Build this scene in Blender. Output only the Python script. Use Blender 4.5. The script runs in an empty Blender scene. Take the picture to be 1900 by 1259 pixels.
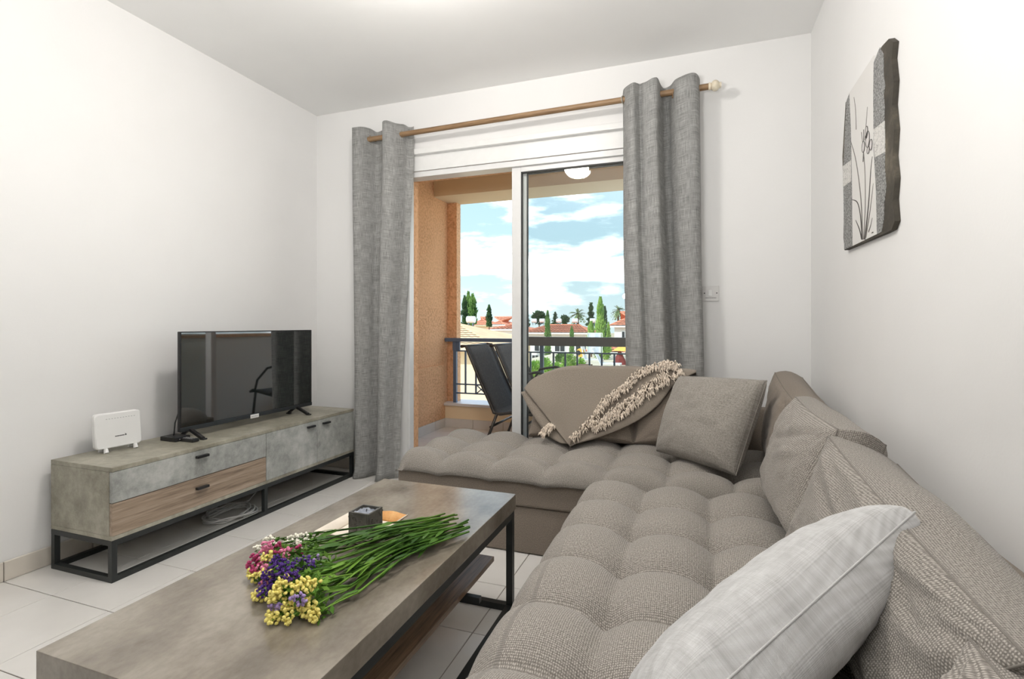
import bpy, bmesh, math, random
from mathutils import Vector, Matrix, noise
random.seed(7)
SC = bpy.context.scene
COL = SC.collection
PI = math.pi

# ------------------------------------------------------------------ camera
CAM_H = 1.045
YAW = math.atan2(339.0, 950.0)
CY, SY = math.cos(YAW), math.sin(YAW)
cam = bpy.data.cameras.new('camera')
cam.sensor_width = 36.0
cam.lens = 18.0
cam.shift_y = -27.5 / 1900.0
cam.clip_start = 0.02
cam.clip_end = 600
camo = bpy.data.objects.new('camera', cam)
COL.objects.link(camo)
camo.location = (0, 0, CAM_H)
camo.rotation_euler = (PI / 2, 0, YAW)
SC.camera = camo
SC.view_settings.view_transform = 'Standard'
SC.view_settings.look = 'None'
SC.view_settings.gamma = 1.0
SC.view_settings.use_curve_mapping = False
SC.view_settings.exposure = 0.0

# ------------------------------------------------------------------ world sky
W = bpy.data.worlds.new('sky')
SC.world = W
W.use_nodes = True
wn, wl = W.node_tree.nodes, W.node_tree.links
wn.clear()
def wnode(t, **k):
    n = wn.new(t)
    for a, b in k.items():
        setattr(n, a, b)
    return n
def wmath(op, a, b=None, clamp=False):
    n = wnode('ShaderNodeMath', operation=op, use_clamp=clamp)
    for i, v in enumerate((a, b)):
        if v is None:
            continue
        if isinstance(v, (int, float)):
            n.inputs[i].default_value = v
        else:
            wl.new(v, n.inputs[i])
    return n.outputs[0]
tc = wnode('ShaderNodeTexCoord')
sx = wnode('ShaderNodeSeparateXYZ')
wl.new(tc.outputs['Generated'], sx.inputs[0])
vx, vy, vz = sx.outputs
grad = wnode('ShaderNodeValToRGB')
grad.color_ramp.elements[0].position = 0.0
grad.color_ramp.elements[0].color = (0.55, 0.66, 0.69, 1)
grad.color_ramp.elements[1].position = 1.0
grad.color_ramp.elements[1].color = (0.22, 0.42, 0.80, 1)
e = grad.color_ramp.elements.new(0.12); e.color = (0.42, 0.59, 0.665, 1)
e = grad.color_ramp.elements.new(0.26); e.color = (0.36, 0.54, 0.66, 1)
wl.new(vz, grad.inputs[0])
# stretched noise gives the wisps, a low haze bank gives the long white band
mp = wnode('ShaderNodeMapping')
mp.inputs['Scale'].default_value = (1.6, 1.6, 6.0)
mp.inputs['Location'].default_value = (7.7, 4.1, 0.6)
wl.new(tc.outputs['Generated'], mp.inputs[0])
nz = wnode('ShaderNodeTexNoise')
nz.inputs['Scale'].default_value = 2.6
nz.inputs['Detail'].default_value = 7
nz.inputs['Roughness'].default_value = 0.55
wl.new(mp.outputs[0], nz.inputs[0])
cr = wnode('ShaderNodeValToRGB')
cr.color_ramp.elements[0].position = 0.52
cr.color_ramp.elements[0].color = (0, 0, 0, 1)
cr.color_ramp.elements[1].position = 0.70
cr.color_ramp.elements[1].color = (1, 1, 1, 1)
wl.new(nz.outputs['Fac'], cr.inputs[0])
az = wmath('MULTIPLY', vx, -0.05)
cen = wmath('ADD', az, 0.100)
nzb = wmath('MULTIPLY', wmath('SUBTRACT', nz.outputs['Fac'], 0.5), 0.06)
dd = wmath('ABSOLUTE', wmath('SUBTRACT', wmath('ADD', vz, nzb), cen))
band = wmath('SUBTRACT', 1.0, wmath('MULTIPLY', wmath('SUBTRACT', dd, 0.014), 70.0), True)
mask = wmath('MAXIMUM', wmath('POWER', cr.outputs[0], 1.8), wmath('POWER', band, 1.6))
mixc = wnode('ShaderNodeMix', data_type='RGBA')
wl.new(mask, mixc.inputs['Factor'])
wl.new(grad.outputs[0], mixc.inputs['A'])
mixc.inputs['B'].default_value = (3.2, 3.25, 3.3, 1)
bg = wnode('ShaderNodeBackground')
bg.inputs['Strength'].default_value = 1.7
wl.new(mixc.outputs['Result'], bg.inputs['Color'])
wo = wnode('ShaderNodeOutputWorld')
wl.new(bg.outputs[0], wo.inputs[0])

# ------------------------------------------------------------------ sun
sl = bpy.data.lights.new('sun', 'SUN')
sl.energy = 4.0
sl.angle = math.radians(1.0)
sl.color = (1.0, 0.985, 0.96)
suno = bpy.data.objects.new('sun', sl)
COL.objects.link(suno)
SUN_FROM = Vector((-0.50, -0.62, 0.60)).normalized()
suno.rotation_euler = (-SUN_FROM).to_track_quat('-Z', 'Y').to_euler()
suno.location = SUN_FROM * 30

# unseen fill light added beside the camera, brightening the ceiling like a bounced flash
fl_ = bpy.data.lights.new('bounce_fill', 'AREA'); fl_.shape = 'DISK'; fl_.size = 0.5; fl_.energy = 47.0; fl_.color = (1.0, 0.98, 0.955)
flo = bpy.data.objects.new('bounce_fill', fl_); COL.objects.link(flo); flo.location = (-0.58, -0.05, 1.40); flo.rotation_euler = (PI - 0.38, 0, 0)

# ------------------------------------------------------------------ helpers
def at_y(u, v, Y):
    x = (u - 950.0) / 950.0; z = (602.0 - v) / 950.0
    r = (-SY + x * CY, CY + x * SY, z); d = Y / r[1]
    return Vector((r[0] * d, Y, CAM_H + z * d))
def at_x(u, v, X):
    x = (u - 950.0) / 950.0; z = (602.0 - v) / 950.0
    r = (-SY + x * CY, CY + x * SY, z); d = X / r[0]
    return Vector((X, r[1] * d, CAM_H + z * d))
def at_z(u, v, Z):
    x = (u - 950.0) / 950.0; z = (602.0 - v) / 950.0
    r = (-SY + x * CY, CY + x * SY, z); d = (Z - CAM_H) / z
    return Vector((r[0] * d, r[1] * d, Z))

ORG = {}
def tag(o, label=None, cat=None, group=None, kind=None):
    if label: o['label'] = label
    if cat: o['category'] = cat
    if group: o['group'] = group
    if kind: o['kind'] = kind
    return o
def thing(name, loc, label, cat, group=None):
    o = bpy.data.objects.new(name, None)
    o.empty_display_size = 0.1
    COL.objects.link(o)
    o.location = loc
    ORG[o.name] = Vector(loc)
    return tag(o, label, cat, group)
def obj(name, bm, mat, parent=None, smooth=False, origin=None):
    me = bpy.data.meshes.new(name)
    base = ORG[parent.name] if parent is not None else (Vector(origin) if origin is not None else Vector((0, 0, 0)))
    if base.length > 0:
        bmesh.ops.translate(bm, verts=bm.verts, vec=-base)
    bm.to_mesh(me); bm.free()
    if smooth is True:
        for p in me.polygons: p.use_smooth = True
    elif smooth:
        for p in me.polygons: p.use_smooth = True
        me.set_sharp_from_angle(angle=math.radians(smooth))
    mats = mat if isinstance(mat, (list, tuple)) else [mat]
    for m in mats: me.materials.append(m)
    o = bpy.data.objects.new(name, me)
    COL.objects.link(o)
    ORG[o.name] = base.copy()
    if parent is not None:
        o.parent = parent
    else:
        o.location = base
    return o
def struct(name, bm, mat, parent=None, smooth=False):
    o = obj(name, bm, mat, parent, smooth)
    if parent is None: o['kind'] = 'structure'
    return o
def new(): return bmesh.new()
def box(bm, x0, x1, y0, y1, z0, z1, bev=0.0, seg=2):
    r = bmesh.ops.create_cube(bm, size=1.0)
    vs = r['verts']
    for v in vs:
        v.co = Vector(((x0 + x1) / 2 + v.co.x * (x1 - x0), (y0 + y1) / 2 + v.co.y * (y1 - y0), (z0 + z1) / 2 + v.co.z * (z1 - z0)))
    if bev > 0:
        es = list({e for v in vs for e in v.link_edges})
        bmesh.ops.bevel(bm, geom=es, offset=bev, segments=seg, profile=0.6, affect='EDGES')
    return bm
def B(x0, x1, y0, y1, z0, z1, bev=0.0, seg=2):
    return box(new(), x0, x1, y0, y1, z0, z1, bev, seg)
def tube(bm, pts, r, n=8, cap=True):
    pts = [Vector(p) for p in pts]
    rs = r if isinstance(r, (list, tuple)) else [r] * len(pts)
    rings = []
    up = None
    for i, p in enumerate(pts):
        d = (pts[min(i + 1, len(pts) - 1)] - pts[max(i - 1, 0)])
        d = d.normalized() if d.length > 1e-9 else Vector((0, 0, 1))
        if up is None:
            up = Vector((0, 0, 1)) if abs(d.z) < 0.9 else Vector((1, 0, 0))
        a = d.cross(up)
        if a.length < 1e-6: a = d.orthogonal()
        a.normalize(); b = a.cross(d).normalized(); up = b
        rings.append([bm.verts.new(p + (a * math.cos(2 * PI * k / n) + b * math.sin(2 * PI * k / n)) * rs[i]) for k in range(n)])
    for i in range(len(rings) - 1):
        for k in range(n):
            bm.faces.new((rings[i][k], rings[i][(k + 1) % n], rings[i + 1][(k + 1) % n], rings[i + 1][k]))
    if cap:
        bm.faces.new(rings[0][::-1]); bm.faces.new(rings[-1])
    return bm
def bar(bm, p, q, w, h=None):
    """square bar between two points"""
    h = h or w
    p, q = Vector(p), Vector(q)
    d = (q - p).normalized()
    up = Vector((0, 0, 1)) if abs(d.z) < 0.95 else Vector((0, 1, 0))
    a = d.cross(up).normalized(); b = a.cross(d).normalized()
    vs = []
    for s in (p, q):
        for (i, j) in ((-1, -1), (1, -1), (1, 1), (-1, 1)):
            vs.append(bm.verts.new(s + a * i * w / 2 + b * j * h / 2))
    for f in ((3, 2, 1, 0), (4, 5, 6, 7), (0, 1, 5, 4), (1, 2, 6, 5), (2, 3, 7, 6), (3, 0, 4, 7)):
        bm.faces.new([vs[i] for i in f])
    return bm
def sphere(bm, c, r, sub=2, sc=(1, 1, 1)):
    m = Matrix.Translation(c) @ Matrix.Diagonal((r * sc[0], r * sc[1], r * sc[2], 1))
    bmesh.ops.create_icosphere(bm, subdivisions=sub, radius=1.0, matrix=m)
    return bm
def disc(bm, c, r, axis='Y', depth=0.004, n=16):
    rot = {'Z': Matrix.Identity(4), 'Y': Matrix.Rotation(PI / 2, 4, 'X'), 'X': Matrix.Rotation(PI / 2, 4, 'Y')}[axis]
    bmesh.ops.create_cone(bm, cap_ends=True, segments=n, radius1=r, radius2=r, depth=depth, matrix=Matrix.Translation(c) @ rot)
    return bm
def prism(bm, pts, off):
    """polygon pts extruded by vector off"""
    off = Vector(off)
    a = [bm.verts.new(Vector(p)) for p in pts]
    b = [bm.verts.new(Vector(p) + off) for p in pts]
    n = len(a)
    bm.faces.new(a[::-1]); bm.faces.new(b)
    for i in range(n):
        bm.faces.new((a[i], a[(i + 1) % n], b[(i + 1) % n], b[i]))
    bmesh.ops.recalc_face_normals(bm, faces=bm.faces)
    return bm
def grid(bm, nu, nv, f, uvf=None):
    """surface from f(i/nu, j/nv)"""
    uvl = bm.loops.layers.uv.verify()
    vs = [[bm.verts.new(f(i / nu, j / nv)) for j in range(nv + 1)] for i in range(nu + 1)]
    for i in range(nu):
        for j in range(nv):
            fa = bm.faces.new((vs[i][j], vs[i + 1][j], vs[i + 1][j + 1], vs[i][j + 1]))
            if uvf:
                for lp, (a, b) in zip(fa.loops, ((i, j), (i + 1, j), (i + 1, j + 1), (i, j + 1))):
                    lp[uvl].uv = uvf(a / nu, b / nv)
    return vs
def dup(o, parent=None):
    c = o.copy(); COL.objects.link(c)
    if parent is not None: c.parent = parent
    ORG[c.name] = ORG.get(o.name, Vector((0, 0, 0)))
    for ch in list(o.children):
        dup(ch, c)
    return c

# ------------------------------------------------------------------ materials
def lin(r, g, b):
    f = lambda c: (c / 255 / 12.92) if c / 255 <= 0.04045 else ((c / 255 + 0.055) / 1.055) ** 2.4
    return (f(r), f(g), f(b), 1)
class NT:
    def __init__(s, name):
        s.m = bpy.data.materials.new(name); s.m.use_nodes = True
        s.n, s.l = s.m.node_tree.nodes, s.m.node_tree.links
        s.p = s.n['Principled BSDF']; s.out = s.n['Material Output']
        s.tc = s.n.new('ShaderNodeTexCoord')
    def coord(s, kind='Object', scale=(1, 1, 1), loc=(0, 0, 0), rot=(0, 0, 0)):
        m = s.n.new('ShaderNodeMapping')
        m.inputs['Scale'].default_value = scale; m.inputs['Location'].default_value = loc; m.inputs['Rotation'].default_value = rot
        s.l.new(s.tc.outputs[kind], m.inputs[0]); return m.outputs[0]
    def noise(s, vec, scale, detail=3, rough=0.5):
        n = s.n.new('ShaderNodeTexNoise')
        n.inputs['Scale'].default_value = scale; n.inputs['Detail'].default_value = detail; n.inputs['Roughness'].default_value = rough
        s.l.new(vec, n.inputs['Vector']); return n.outputs['Fac']
    def wave(s, vec, scale, dist=0.0, direction='X', dscale=1.0):
        n = s.n.new('ShaderNodeTexWave'); n.bands_direction = direction
        n.inputs['Scale'].default_value = scale; n.inputs['Distortion'].default_value = dist; n.inputs['Detail'].default_value = 2
        n.inputs['Detail Scale'].default_value = dscale
        s.l.new(vec, n.inputs['Vector']); return n.outputs['Fac']
    def ramp(s, fac, stops):
        r = s.n.new('ShaderNodeValToRGB')
        el = r.color_ramp.elements
        el[0].position, el[0].color = stops[0]; el[1].position, el[1].color = stops[-1]
        for p, c in stops[1:-1]:
            e = el.new(p); e.color = c
        s.l.new(fac, r.inputs[0]); return r.outputs[0]
    def mix(s, fac, a, b, blend='MIX'):
        m = s.n.new('ShaderNodeMix'); m.data_type = 'RGBA'; m.blend_type = blend
        for k, v in (('Factor', fac), ('A', a), ('B', b)):
            if isinstance(v, (int, float, tuple)): m.inputs[k].default_value = v
            else: s.l.new(v, m.inputs[k])
        return m.outputs['Result']
    def math(s, op, a, b=0.0):
        m = s.n.new('ShaderNodeMath'); m.operation = op
        for i, v in enumerate((a, b)):
            if isinstance(v, (int, float)): m.inputs[i].default_value = v
            else: s.l.new(v, m.inputs[i])
        return m.outputs[0]
    def bump(s, h, strength, dist=0.002):
        b = s.n.new('ShaderNodeBump'); b.inputs['Strength'].default_value = strength; b.inputs['Distance'].default_value = dist
        s.l.new(h, b.inputs['Height']); s.l.new(b.outputs[0], s.p.inputs['Normal'])
    def base(s, c, rough=0.5, metal=0.0, spec=0.5):
        if isinstance(c, tuple): s.p.inputs['Base Color'].default_value = c
        else: s.l.new(c, s.p.inputs['Base Color'])
        if isinstance(rough, (int, float)): s.p.inputs['Roughness'].default_value = rough
        else: s.l.new(rough, s.p.inputs['Roughness'])
        s.p.inputs['Metallic'].default_value = metal
        s.p.inputs['Specular IOR Level'].default_value = spec
        return s.m
def plain(name, c, rough=0.5, metal=0.0, spec=0.5, var=0.06, sc=20.0):
    t = NT(name)
    n = t.noise(t.coord(), sc, 3)
    d = tuple(max(0, x * (1 - var)) for x in c[:3]) + (1,)
    h = tuple(min(1, x * (1 + var)) for x in c[:3]) + (1,)
    return t.base(t.ramp(n, [(0.3, d), (0.7, h)]), rough, metal, spec)
def plaster(name, c, scale=90.0, strength=0.15, dist=0.002, var=0.02):
    t = NT(name); v = t.coord()
    n = t.noise(v, scale, 4, 0.6)
    d = tuple(x * (1 - var) for x in c[:3]) + (1,)
    t.bump(n, strength, dist)
    return t.base(t.ramp(t.noise(v, 3, 2), [(0.3, d), (0.7, c)]), 0.9, 0, 0.2)
def stucco(name, c1, c2):
    t = NT(name); v = t.coord()
    n = t.noise(v, 48, 3, 0.6)
    t.bump(n, 1.0, 0.016)
    return t.base(t.mix(t.noise(v, 2.5, 2), t.ramp(n, [(0.34, c1), (0.58, c2)]), c2), 0.95, 0, 0.1)
def fabric(name, c1, c2, weave=170.0, bump=0.5, coord='UV', mott=55.0, slub=0.0, tr=0.0):
    t = NT(name); v = t.coord(coord)
    wx = t.wave(v, weave, 1.2, 'X', 2.0); wy = t.wave(v, weave, 1.2, 'Y', 2.0)
    w = t.math('MULTIPLY', wx, wy)
    n = t.noise(v, mott, 4, 0.65)
    fac = t.math('ADD', t.math('MULTIPLY', n, 0.72), t.math('MULTIPLY', w, 0.28))
    if slub:
        a = t.noise(t.coord(coord, (420, 14, 14)), 1.0, 3, 0.6)
        b = t.noise(t.coord(coord, (12, 380, 12)), 1.0, 3, 0.6)
        s2 = t.math('ADD', t.math('MULTIPLY', a, 0.5), t.math('MULTIPLY', b, 0.5))
        fac = t.math('ADD', t.math('MULTIPLY', fac, 1 - slub), t.math('MULTIPLY', s2, slub))
    colr = t.ramp(fac, [(0.34, c1), (0.62, c2)])
    t.bump(t.math('ADD', w, t.math('MULTIPLY', n, 0.8)), bump, 0.0012)
    t.base(colr, 0.95, 0, 0.15)
    t.p.inputs['Sheen Weight'].default_value = 0.15
    t.p.inputs['Sheen Roughness'].default_value = 0.6
    if tr:
        tb = t.n.new('ShaderNodeBsdfTranslucent'); t.l.new(colr, tb.inputs['Color'])
        mx = t.n.new('ShaderNodeMixShader'); mx.inputs[0].default_value = tr
        t.l.new(t.p.outputs[0], mx.inputs[1]); t.l.new(tb.outputs[0], mx.inputs[2])
        t.l.new(mx.outputs[0], t.out.inputs['Surface'])
    return t.m
def concrete(name, c1, c2, c3, rough=0.42, st=(1, 1, 1), pits=True):
    t = NT(name); v = t.coord('Object', st)
    a = t.noise(v, 4.5, 6 if pits else 3, 0.62 if pits else 0.5); b = t.noise(v, 26 if pits else 60, 5, 0.7 if pits else 0.6); sp = t.noise(t.coord('Object'), 230, 2, 0.5)
    wa = 0.62 if pits else 0.78
    lo = 0.36 if pits else 0.30
    col1 = t.ramp(t.math('ADD', t.math('MULTIPLY', a, wa), t.math('MULTIPLY', b, 1 - wa)), [(lo, c1), (0.5, c2), (1 - lo, c3)])
    pit = t.ramp(t.math('MULTIPLY', sp, t.math('ADD', a, 0.5)), [(0.28, (0.86, 0.86, 0.86, 1)), (0.36, (1, 1, 1, 1))])
    col2 = t.mix(1.0 if pits else 0.25, col1, pit, 'MULTIPLY')
    return t.base(col2, t.math('ADD', t.math('MULTIPLY', b, 0.18), rough - 0.09), 0, 0.5)
def wood(name, c1, c2, c3, axis='Y', rough=0.45, scale=1.0):
    t = NT(name)
    s = {'X': (2.2, 45, 45), 'Y': (45, 2.2, 45), 'Z': (45, 45, 2.2)}[axis]
    v = t.coord('Object', tuple(x * scale for x in s))
    a = t.noise(v, 1.0, 5, 0.6); f = t.noise(v, 5.0, 3, 0.5)
    fac = t.math('ADD', t.math('MULTIPLY', a, 0.7), t.math('MULTIPLY', f, 0.3))
    return t.base(t.ramp(fac, [(0.35, c1), (0.5, c2), (0.65, c3)]), rough, 0, 0.4)
def glass(name, tint=(0.93, 0.95, 0.95, 1), refl=1.5):
    t = NT(name); t.n.remove(t.p)
    tr = t.n.new('ShaderNodeBsdfTransparent'); tr.inputs[0].default_value = tint
    gl = t.n.new('ShaderNodeBsdfGlossy'); gl.inputs['Roughness'].default_value = 0.01
    gl.inputs['Color'].default_value = (1, 1, 1, 1)
    fr = t.n.new('ShaderNodeFresnel'); fr.inputs[0].default_value = refl
    mx = t.n.new('ShaderNodeMixShader')
    t.l.new(fr.outputs[0], mx.inputs[0]); t.l.new(tr.outputs[0], mx.inputs[1]); t.l.new(gl.outputs[0], mx.inputs[2])
    t.l.new(mx.outputs[0], t.out.inputs['Surface'])
    return t.m
def glow(name, c, s):
    t = NT(name); t.base((0.9, 0.88, 0.84, 1), 0.4)
    t.p.inputs['Emission Color'].default_value = c; t.p.inputs['Emission Strength'].default_value = s
    return t.m
def leafm(name, c1, c2, rough=0.6):
    t = NT(name)
    n = t.noise(t.coord('Object'), 1.3, 3, 0.6)
    return t.base(t.ramp(n, [(0.35, c1), (0.65, c2)]), rough, 0, 0.2)

M = {}
M['wall'] = plaster('white_wall_paint', (0.82, 0.817, 0.81, 1), 120, 0.12)
M['ceil'] = plaster('ceiling_paint', (0.90, 0.90, 0.89, 1), 60, 0.05)
M['white'] = plain('white_lacquer', (0.80, 0.80, 0.79, 1), 0.35, var=0.02)
M['alu'] = plain('white_aluminium', (0.74, 0.74, 0.735, 1), 0.3, var=0.02)
M['gasket'] = plain('black_gasket', (0.03, 0.03, 0.03, 1), 0.6)
M['glass'] = glass('door_glass', (0.90, 0.925, 0.915, 1))
M['grout'] = plain('grout', lin(150, 142, 132), 0.9)
M['tile'] = plain('floor_tile_glaze', (0.72, 0.70, 0.67, 1), 0.2, spec=0.5, var=0.03, sc=6)
M['skirt'] = plain('skirting_glaze', lin(214, 207, 196), 0.3, var=0.05, sc=9)
M['metal'] = plain('black_metal', (0.016, 0.019, 0.019, 1), 0.45, 0.0, 0.5)
M['conc'] = concrete('cabinet_concrete', lin(118, 114, 100), lin(150, 146, 131), lin(178, 174, 160))
M['concf'] = concrete('cabinet_concrete_sheen', lin(132, 134, 130), lin(165, 167, 163), lin(192, 193, 189), 0.32)  # front copy, lighter and bluer: the reflected sheen is mixed into the colour
M['conct'] = concrete('table_concrete', lin(92, 85, 75), lin(128, 120, 108), lin(156, 149, 138), 0.20, (1.3, 0.8, 1), False)
M['oak'] = wood('drawer_oak', lin(112, 96, 82), lin(152, 134, 116), lin(176, 158, 140), 'Y')
M['shelf'] = wood('shelf_walnut', lin(88, 68, 52), lin(128, 104, 82), lin(152, 128, 104), 'Y', 0.3)
M['rod'] = wood('rod_wood', lin(104, 80, 56), lin(138, 110, 80), lin(158, 130, 98), 'X', 0.45)
M['finial'] = plain('cream_finial', lin(222, 212, 190), 0.4)
M['ring'] = plain('pewter_ring', lin(180, 172, 158), 0.35, 0.6)
M['sofa'] = fabric('taupe_sofa_weave', lin(114, 109, 103), lin(188, 181, 173), 70, 0.6, mott=240)
M['sofab'] = fabric('taupe_back_weave', lin(110, 100, 90), lin(158, 146, 133), 120, 0.4, mott=260)
M['gpillow'] = fabric('grey_pillow_weave', lin(118, 113, 107), lin(178, 172, 164), 110, 0.5, mott=160, slub=0.35)
M['lpillow'] = fabric('pale_pillow_chenille', lin(168, 167, 166), lin(216, 216, 216), 230, 0.35, mott=30, slub=0.5)
M['throw'] = fabric('throw_wool', lin(128, 118, 107), lin(164, 154, 142), 200, 0.35, mott=220)
M['fringe'] = plain('fringe_wool', lin(236, 222, 206), 0.95, spec=0.1, var=0.1, sc=60)
M['curtain'] = fabric('grey_linen', lin(128, 128, 126), lin(236, 236, 234), 260, 0.3, mott=20, slub=0.8, tr=0.52)
M['black'] = plain('black_plastic', (0.012, 0.012, 0.013, 1), 0.35)
M['tvrim'] = plain('tv_rim', (0.05, 0.055, 0.06, 1), 0.35, 0.5)
M['screen'] = plain('tv_screen', (0.004, 0.007, 0.007, 1), 0.03, spec=0.9, var=0.02)
M['screen'].node_tree.nodes['Principled BSDF'].inputs['IOR'].default_value = 2.1
M['plastic'] = plain('white_plastic', (0.80, 0.80, 0.79, 1), 0.3, var=0.01)
M['ink'] = plain('dark_print', (0.03, 0.03, 0.035, 1), 0.6)
M['inkg'] = plain('grey_print', (0.42, 0.42, 0.42, 1), 0.6)
M['cable'] = plain('white_cable', (0.72, 0.72, 0.71, 1), 0.45)
M['slate'] = concrete('dark_slate', lin(46, 42, 36), lin(72, 67, 58), lin(108, 101, 88), 0.8)
M['artw'] = plaster('art_white', (0.72, 0.71, 0.69, 1), 60, 0.1)
t = NT('art_grey_scribble'); v = t.coord()
M['artg'] = t.base(t.ramp(t.noise(v, 160, 5, 0.75), [(0.38, lin(70, 70, 70)), (0.62, lin(176, 176, 174))]), 0.9)
t = NT('art_light_scribble'); v = t.coord()
M['artl'] = t.base(t.ramp(t.noise(v, 150, 5, 0.75), [(0.34, lin(120, 120, 118)), (0.5, lin(215, 213, 209))]), 0.9)
M['pencil'] = plain('pencil_grey', lin(112, 108, 104), 0.8)
M['pencild'] = plain('pencil_dark', lin(70, 66, 64), 0.8)
M['petal'] = plain('iris_pale', lin(205, 202, 200), 0.8)
M['orange'] = stucco('orange_stucco', lin(186, 132, 94), lin(240, 192, 150))
M['cream'] = plaster('cream_render', lin(244, 222, 186), 60, 0.3)
M['beam'] = plaster('beam_render', lin(226, 206, 174), 40, 0.2)
M['btile'] = plain('balcony_tile_glaze', lin(216, 211, 205), 0.4, var=0.05, sc=5)
M['marble'] = plain('pale_marble_cap', lin(226, 224, 222), 0.35, var=0.04, sc=8)
M['rail'] = plain('blue_grey_paint', lin(88, 108, 134), 0.45, 0.0)
M['railg'] = plain('grey_rail_paint', lin(96, 94, 92), 0.5)
M['sling'] = fabric('grey_sling', lin(62, 62, 62), lin(92, 92, 90), 240, 0.2, 'Object')
M['chairf'] = plain('anthracite_frame', lin(58, 54, 50), 0.4, 0.3)
M['stem'] = leafm('stem_green', lin(46, 84, 24), lin(112, 150, 58), 0.5)
M['stemd'] = leafm('leaf_green', lin(30, 62, 18), lin(78, 118, 42), 0.5)
for k, c in (('yellow', (236, 222, 128)), ('purple', (78, 50, 124)), ('pink', (214, 128, 160)), ('magenta', (168, 62, 104)), ('ivory', (240, 236, 222)), ('lilac', (162, 140, 190))):
    M['fl_' + k] = plain('petal_' + k, lin(*c), 0.7, spec=0.2, var=0.15, sc=120)
M['conct'].node_tree.nodes['Principled BSDF'].inputs['IOR'].default_value = 1.7
M['stone'] = concrete('carved_stone', lin(50, 48, 44), lin(82, 80, 74), lin(120, 118, 112), 0.5)
M['wax'] = concrete('grey_wax', lin(96, 102, 112), lin(140, 146, 156), lin(190, 194, 202), 0.3)
M['tray'] = plain('tray_cream', lin(226, 216, 202), 0.6, var=0.06, sc=30)
M['trayb'] = concrete('tray_bark', lin(168, 112, 54), lin(206, 152, 92), lin(226, 184, 130), 0.7)
M['dome'] = glow('lamp_dome_glass', (1.0, 0.955, 0.90, 1), 128.0)
M['rooft'] = plain('terracotta', lin(222, 140, 104), 0.85, var=0.12, sc=2.0)
M['roofy'] = plain('sandy_roof_tile', lin(236, 196, 148), 0.85, var=0.1, sc=3.0)
M['hwall'] = plaster('house_white', lin(240, 236, 228), 8, 0.1)
M['hcream'] = plaster('house_cream', lin(232, 210, 172), 8, 0.1)
M['hglass'] = plain('house_window', (0.03, 0.035, 0.04, 1), 0.2)
M['ground'] = plain('dry_ground', lin(196, 176, 140), 0.95, var=0.15, sc=0.3)
M['paving'] = plain('terrace_paving', lin(222, 204, 172), 0.9, var=0.1, sc=1.0)
M['lf_dark'] = leafm('dark_conifer', lin(34, 58, 34), lin(70, 98, 56))
M['lf_mid'] = leafm('cypress_green', lin(52, 88, 40), lin(112, 146, 74))
M['lf_lite'] = leafm('lime_cypress', lin(88, 128, 48), lin(160, 190, 96))
M['lf_palm'] = leafm('palm_green', lin(74, 98, 56), lin(146, 156, 104))
M['lf_shrub'] = leafm('shrub_green', lin(92, 142, 46), lin(172, 208, 96))
M['bark'] = plain('bark', lin(112, 90, 68), 0.9, var=0.2)
M['yel'] = plain('yellow_canvas', lin(238, 190, 84), 0.8)
M['maroon'] = plain('maroon_canvas', lin(122, 50, 48), 0.8)
M['tank'] = plain('tank_white', (0.78, 0.78, 0.78, 1), 0.4)

# ------------------------------------------------------------------ room shell
XL, XR, YB, YR, ZC = -2.655, 0.585, 3.109, -2.6, 2.60
OX0, OX1, OZ = -1.885, -0.275, 2.105     # door opening
WT = 3.262                               # outer face of the back wall
fl = struct('floor', B(XL - 0.1, XR + 0.1, YR - 0.1, WT, -0.12, -0.004), M['grout'])
P_ = 0.3265
xs = [-2.343 - P_ + i * P_ for i in range(11)]
ys = [1.266 + (j - 12) * P_ for j in range(19)]
far = new()
tile_me = None
for i, x in enumerate(xs):
    for j, y in enumerate(ys):
        x0, x1, y0, y1 = max(x, XL), min(x + P_, XR), max(y, YR), min(y + P_, YB)
        if x1 - x0 < 0.012 or y1 - y0 < 0.012: continue
        g = 0.0016
        if y1 < 0.25:
            box(far, x0 + g, x1 - g, y0 + g, y1 - g, -0.004, 0.0)
            continue
        full = abs(x1 - x0 - P_) < 1e-4 and abs(y1 - y0 - P_) < 1e-4
        if full and tile_me is not None:
            o = bpy.data.objects.new('floor_tile', tile_me); COL.objects.link(o); o.parent = fl
            o.location = ((x0 + x1) / 2, (y0 + y1) / 2, 0)
        elif full:
            h = P_ / 2 - g
            o = obj('floor_tile', B(-h, h, -h, h, -0.004, 0.0, 0.0012, 1), M['tile'], fl)
            tile_me = o.data
            o.location = ((x0 + x1) / 2, (y0 + y1) / 2, 0)
        else:
            obj('floor_tile', B(x0 + g, x1 - g, y0 + g, y1 - g, -0.004, 0.0, 0.0012, 1), M['tile'], fl)
tag(obj('floor_tile', far, M['tile'], fl), kind='stuff')
struct('ceiling', B(XL - 0.1, XR + 0.1, YR - 0.1, WT, ZC, ZC + 0.12), M['ceil'])
struct('wall_left', B(XL - 0.12, XL, YR - 0.1, YB, -0.004, ZC), M['wall'])
struct('wall_right', B(XR, XR + 0.12, YR - 0.1, YB, -0.004, ZC), M['wall'])
struct('wall_rear', B(XL - 0.12, XR + 0.12, YR - 0.12, YR, -0.004, ZC), M['wall'])
wb = new()
YI = YB + 0.03
for (a, b_, c, d) in ((XL - 0.12, OX0, -0.004, ZC), (OX1, XR + 0.12, -0.004, ZC), (OX0, OX1, OZ + 0.1, ZC)):
    box(wb, a, b_, YB, YI, c, d)
struct('wall_back', wb, M['wall'])
wo_ = new()
for (a, b_, c, d) in ((-3.2, OX0, -0.02, 2.9), (OX1, 2.4, -0.02, 2.9), (OX0, OX1, OZ - 0.035, 2.9)):
    box(wo_, a, b_, YI, WT, c, d)
struct('wall_balcony', wo_, M['orange'])
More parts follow.
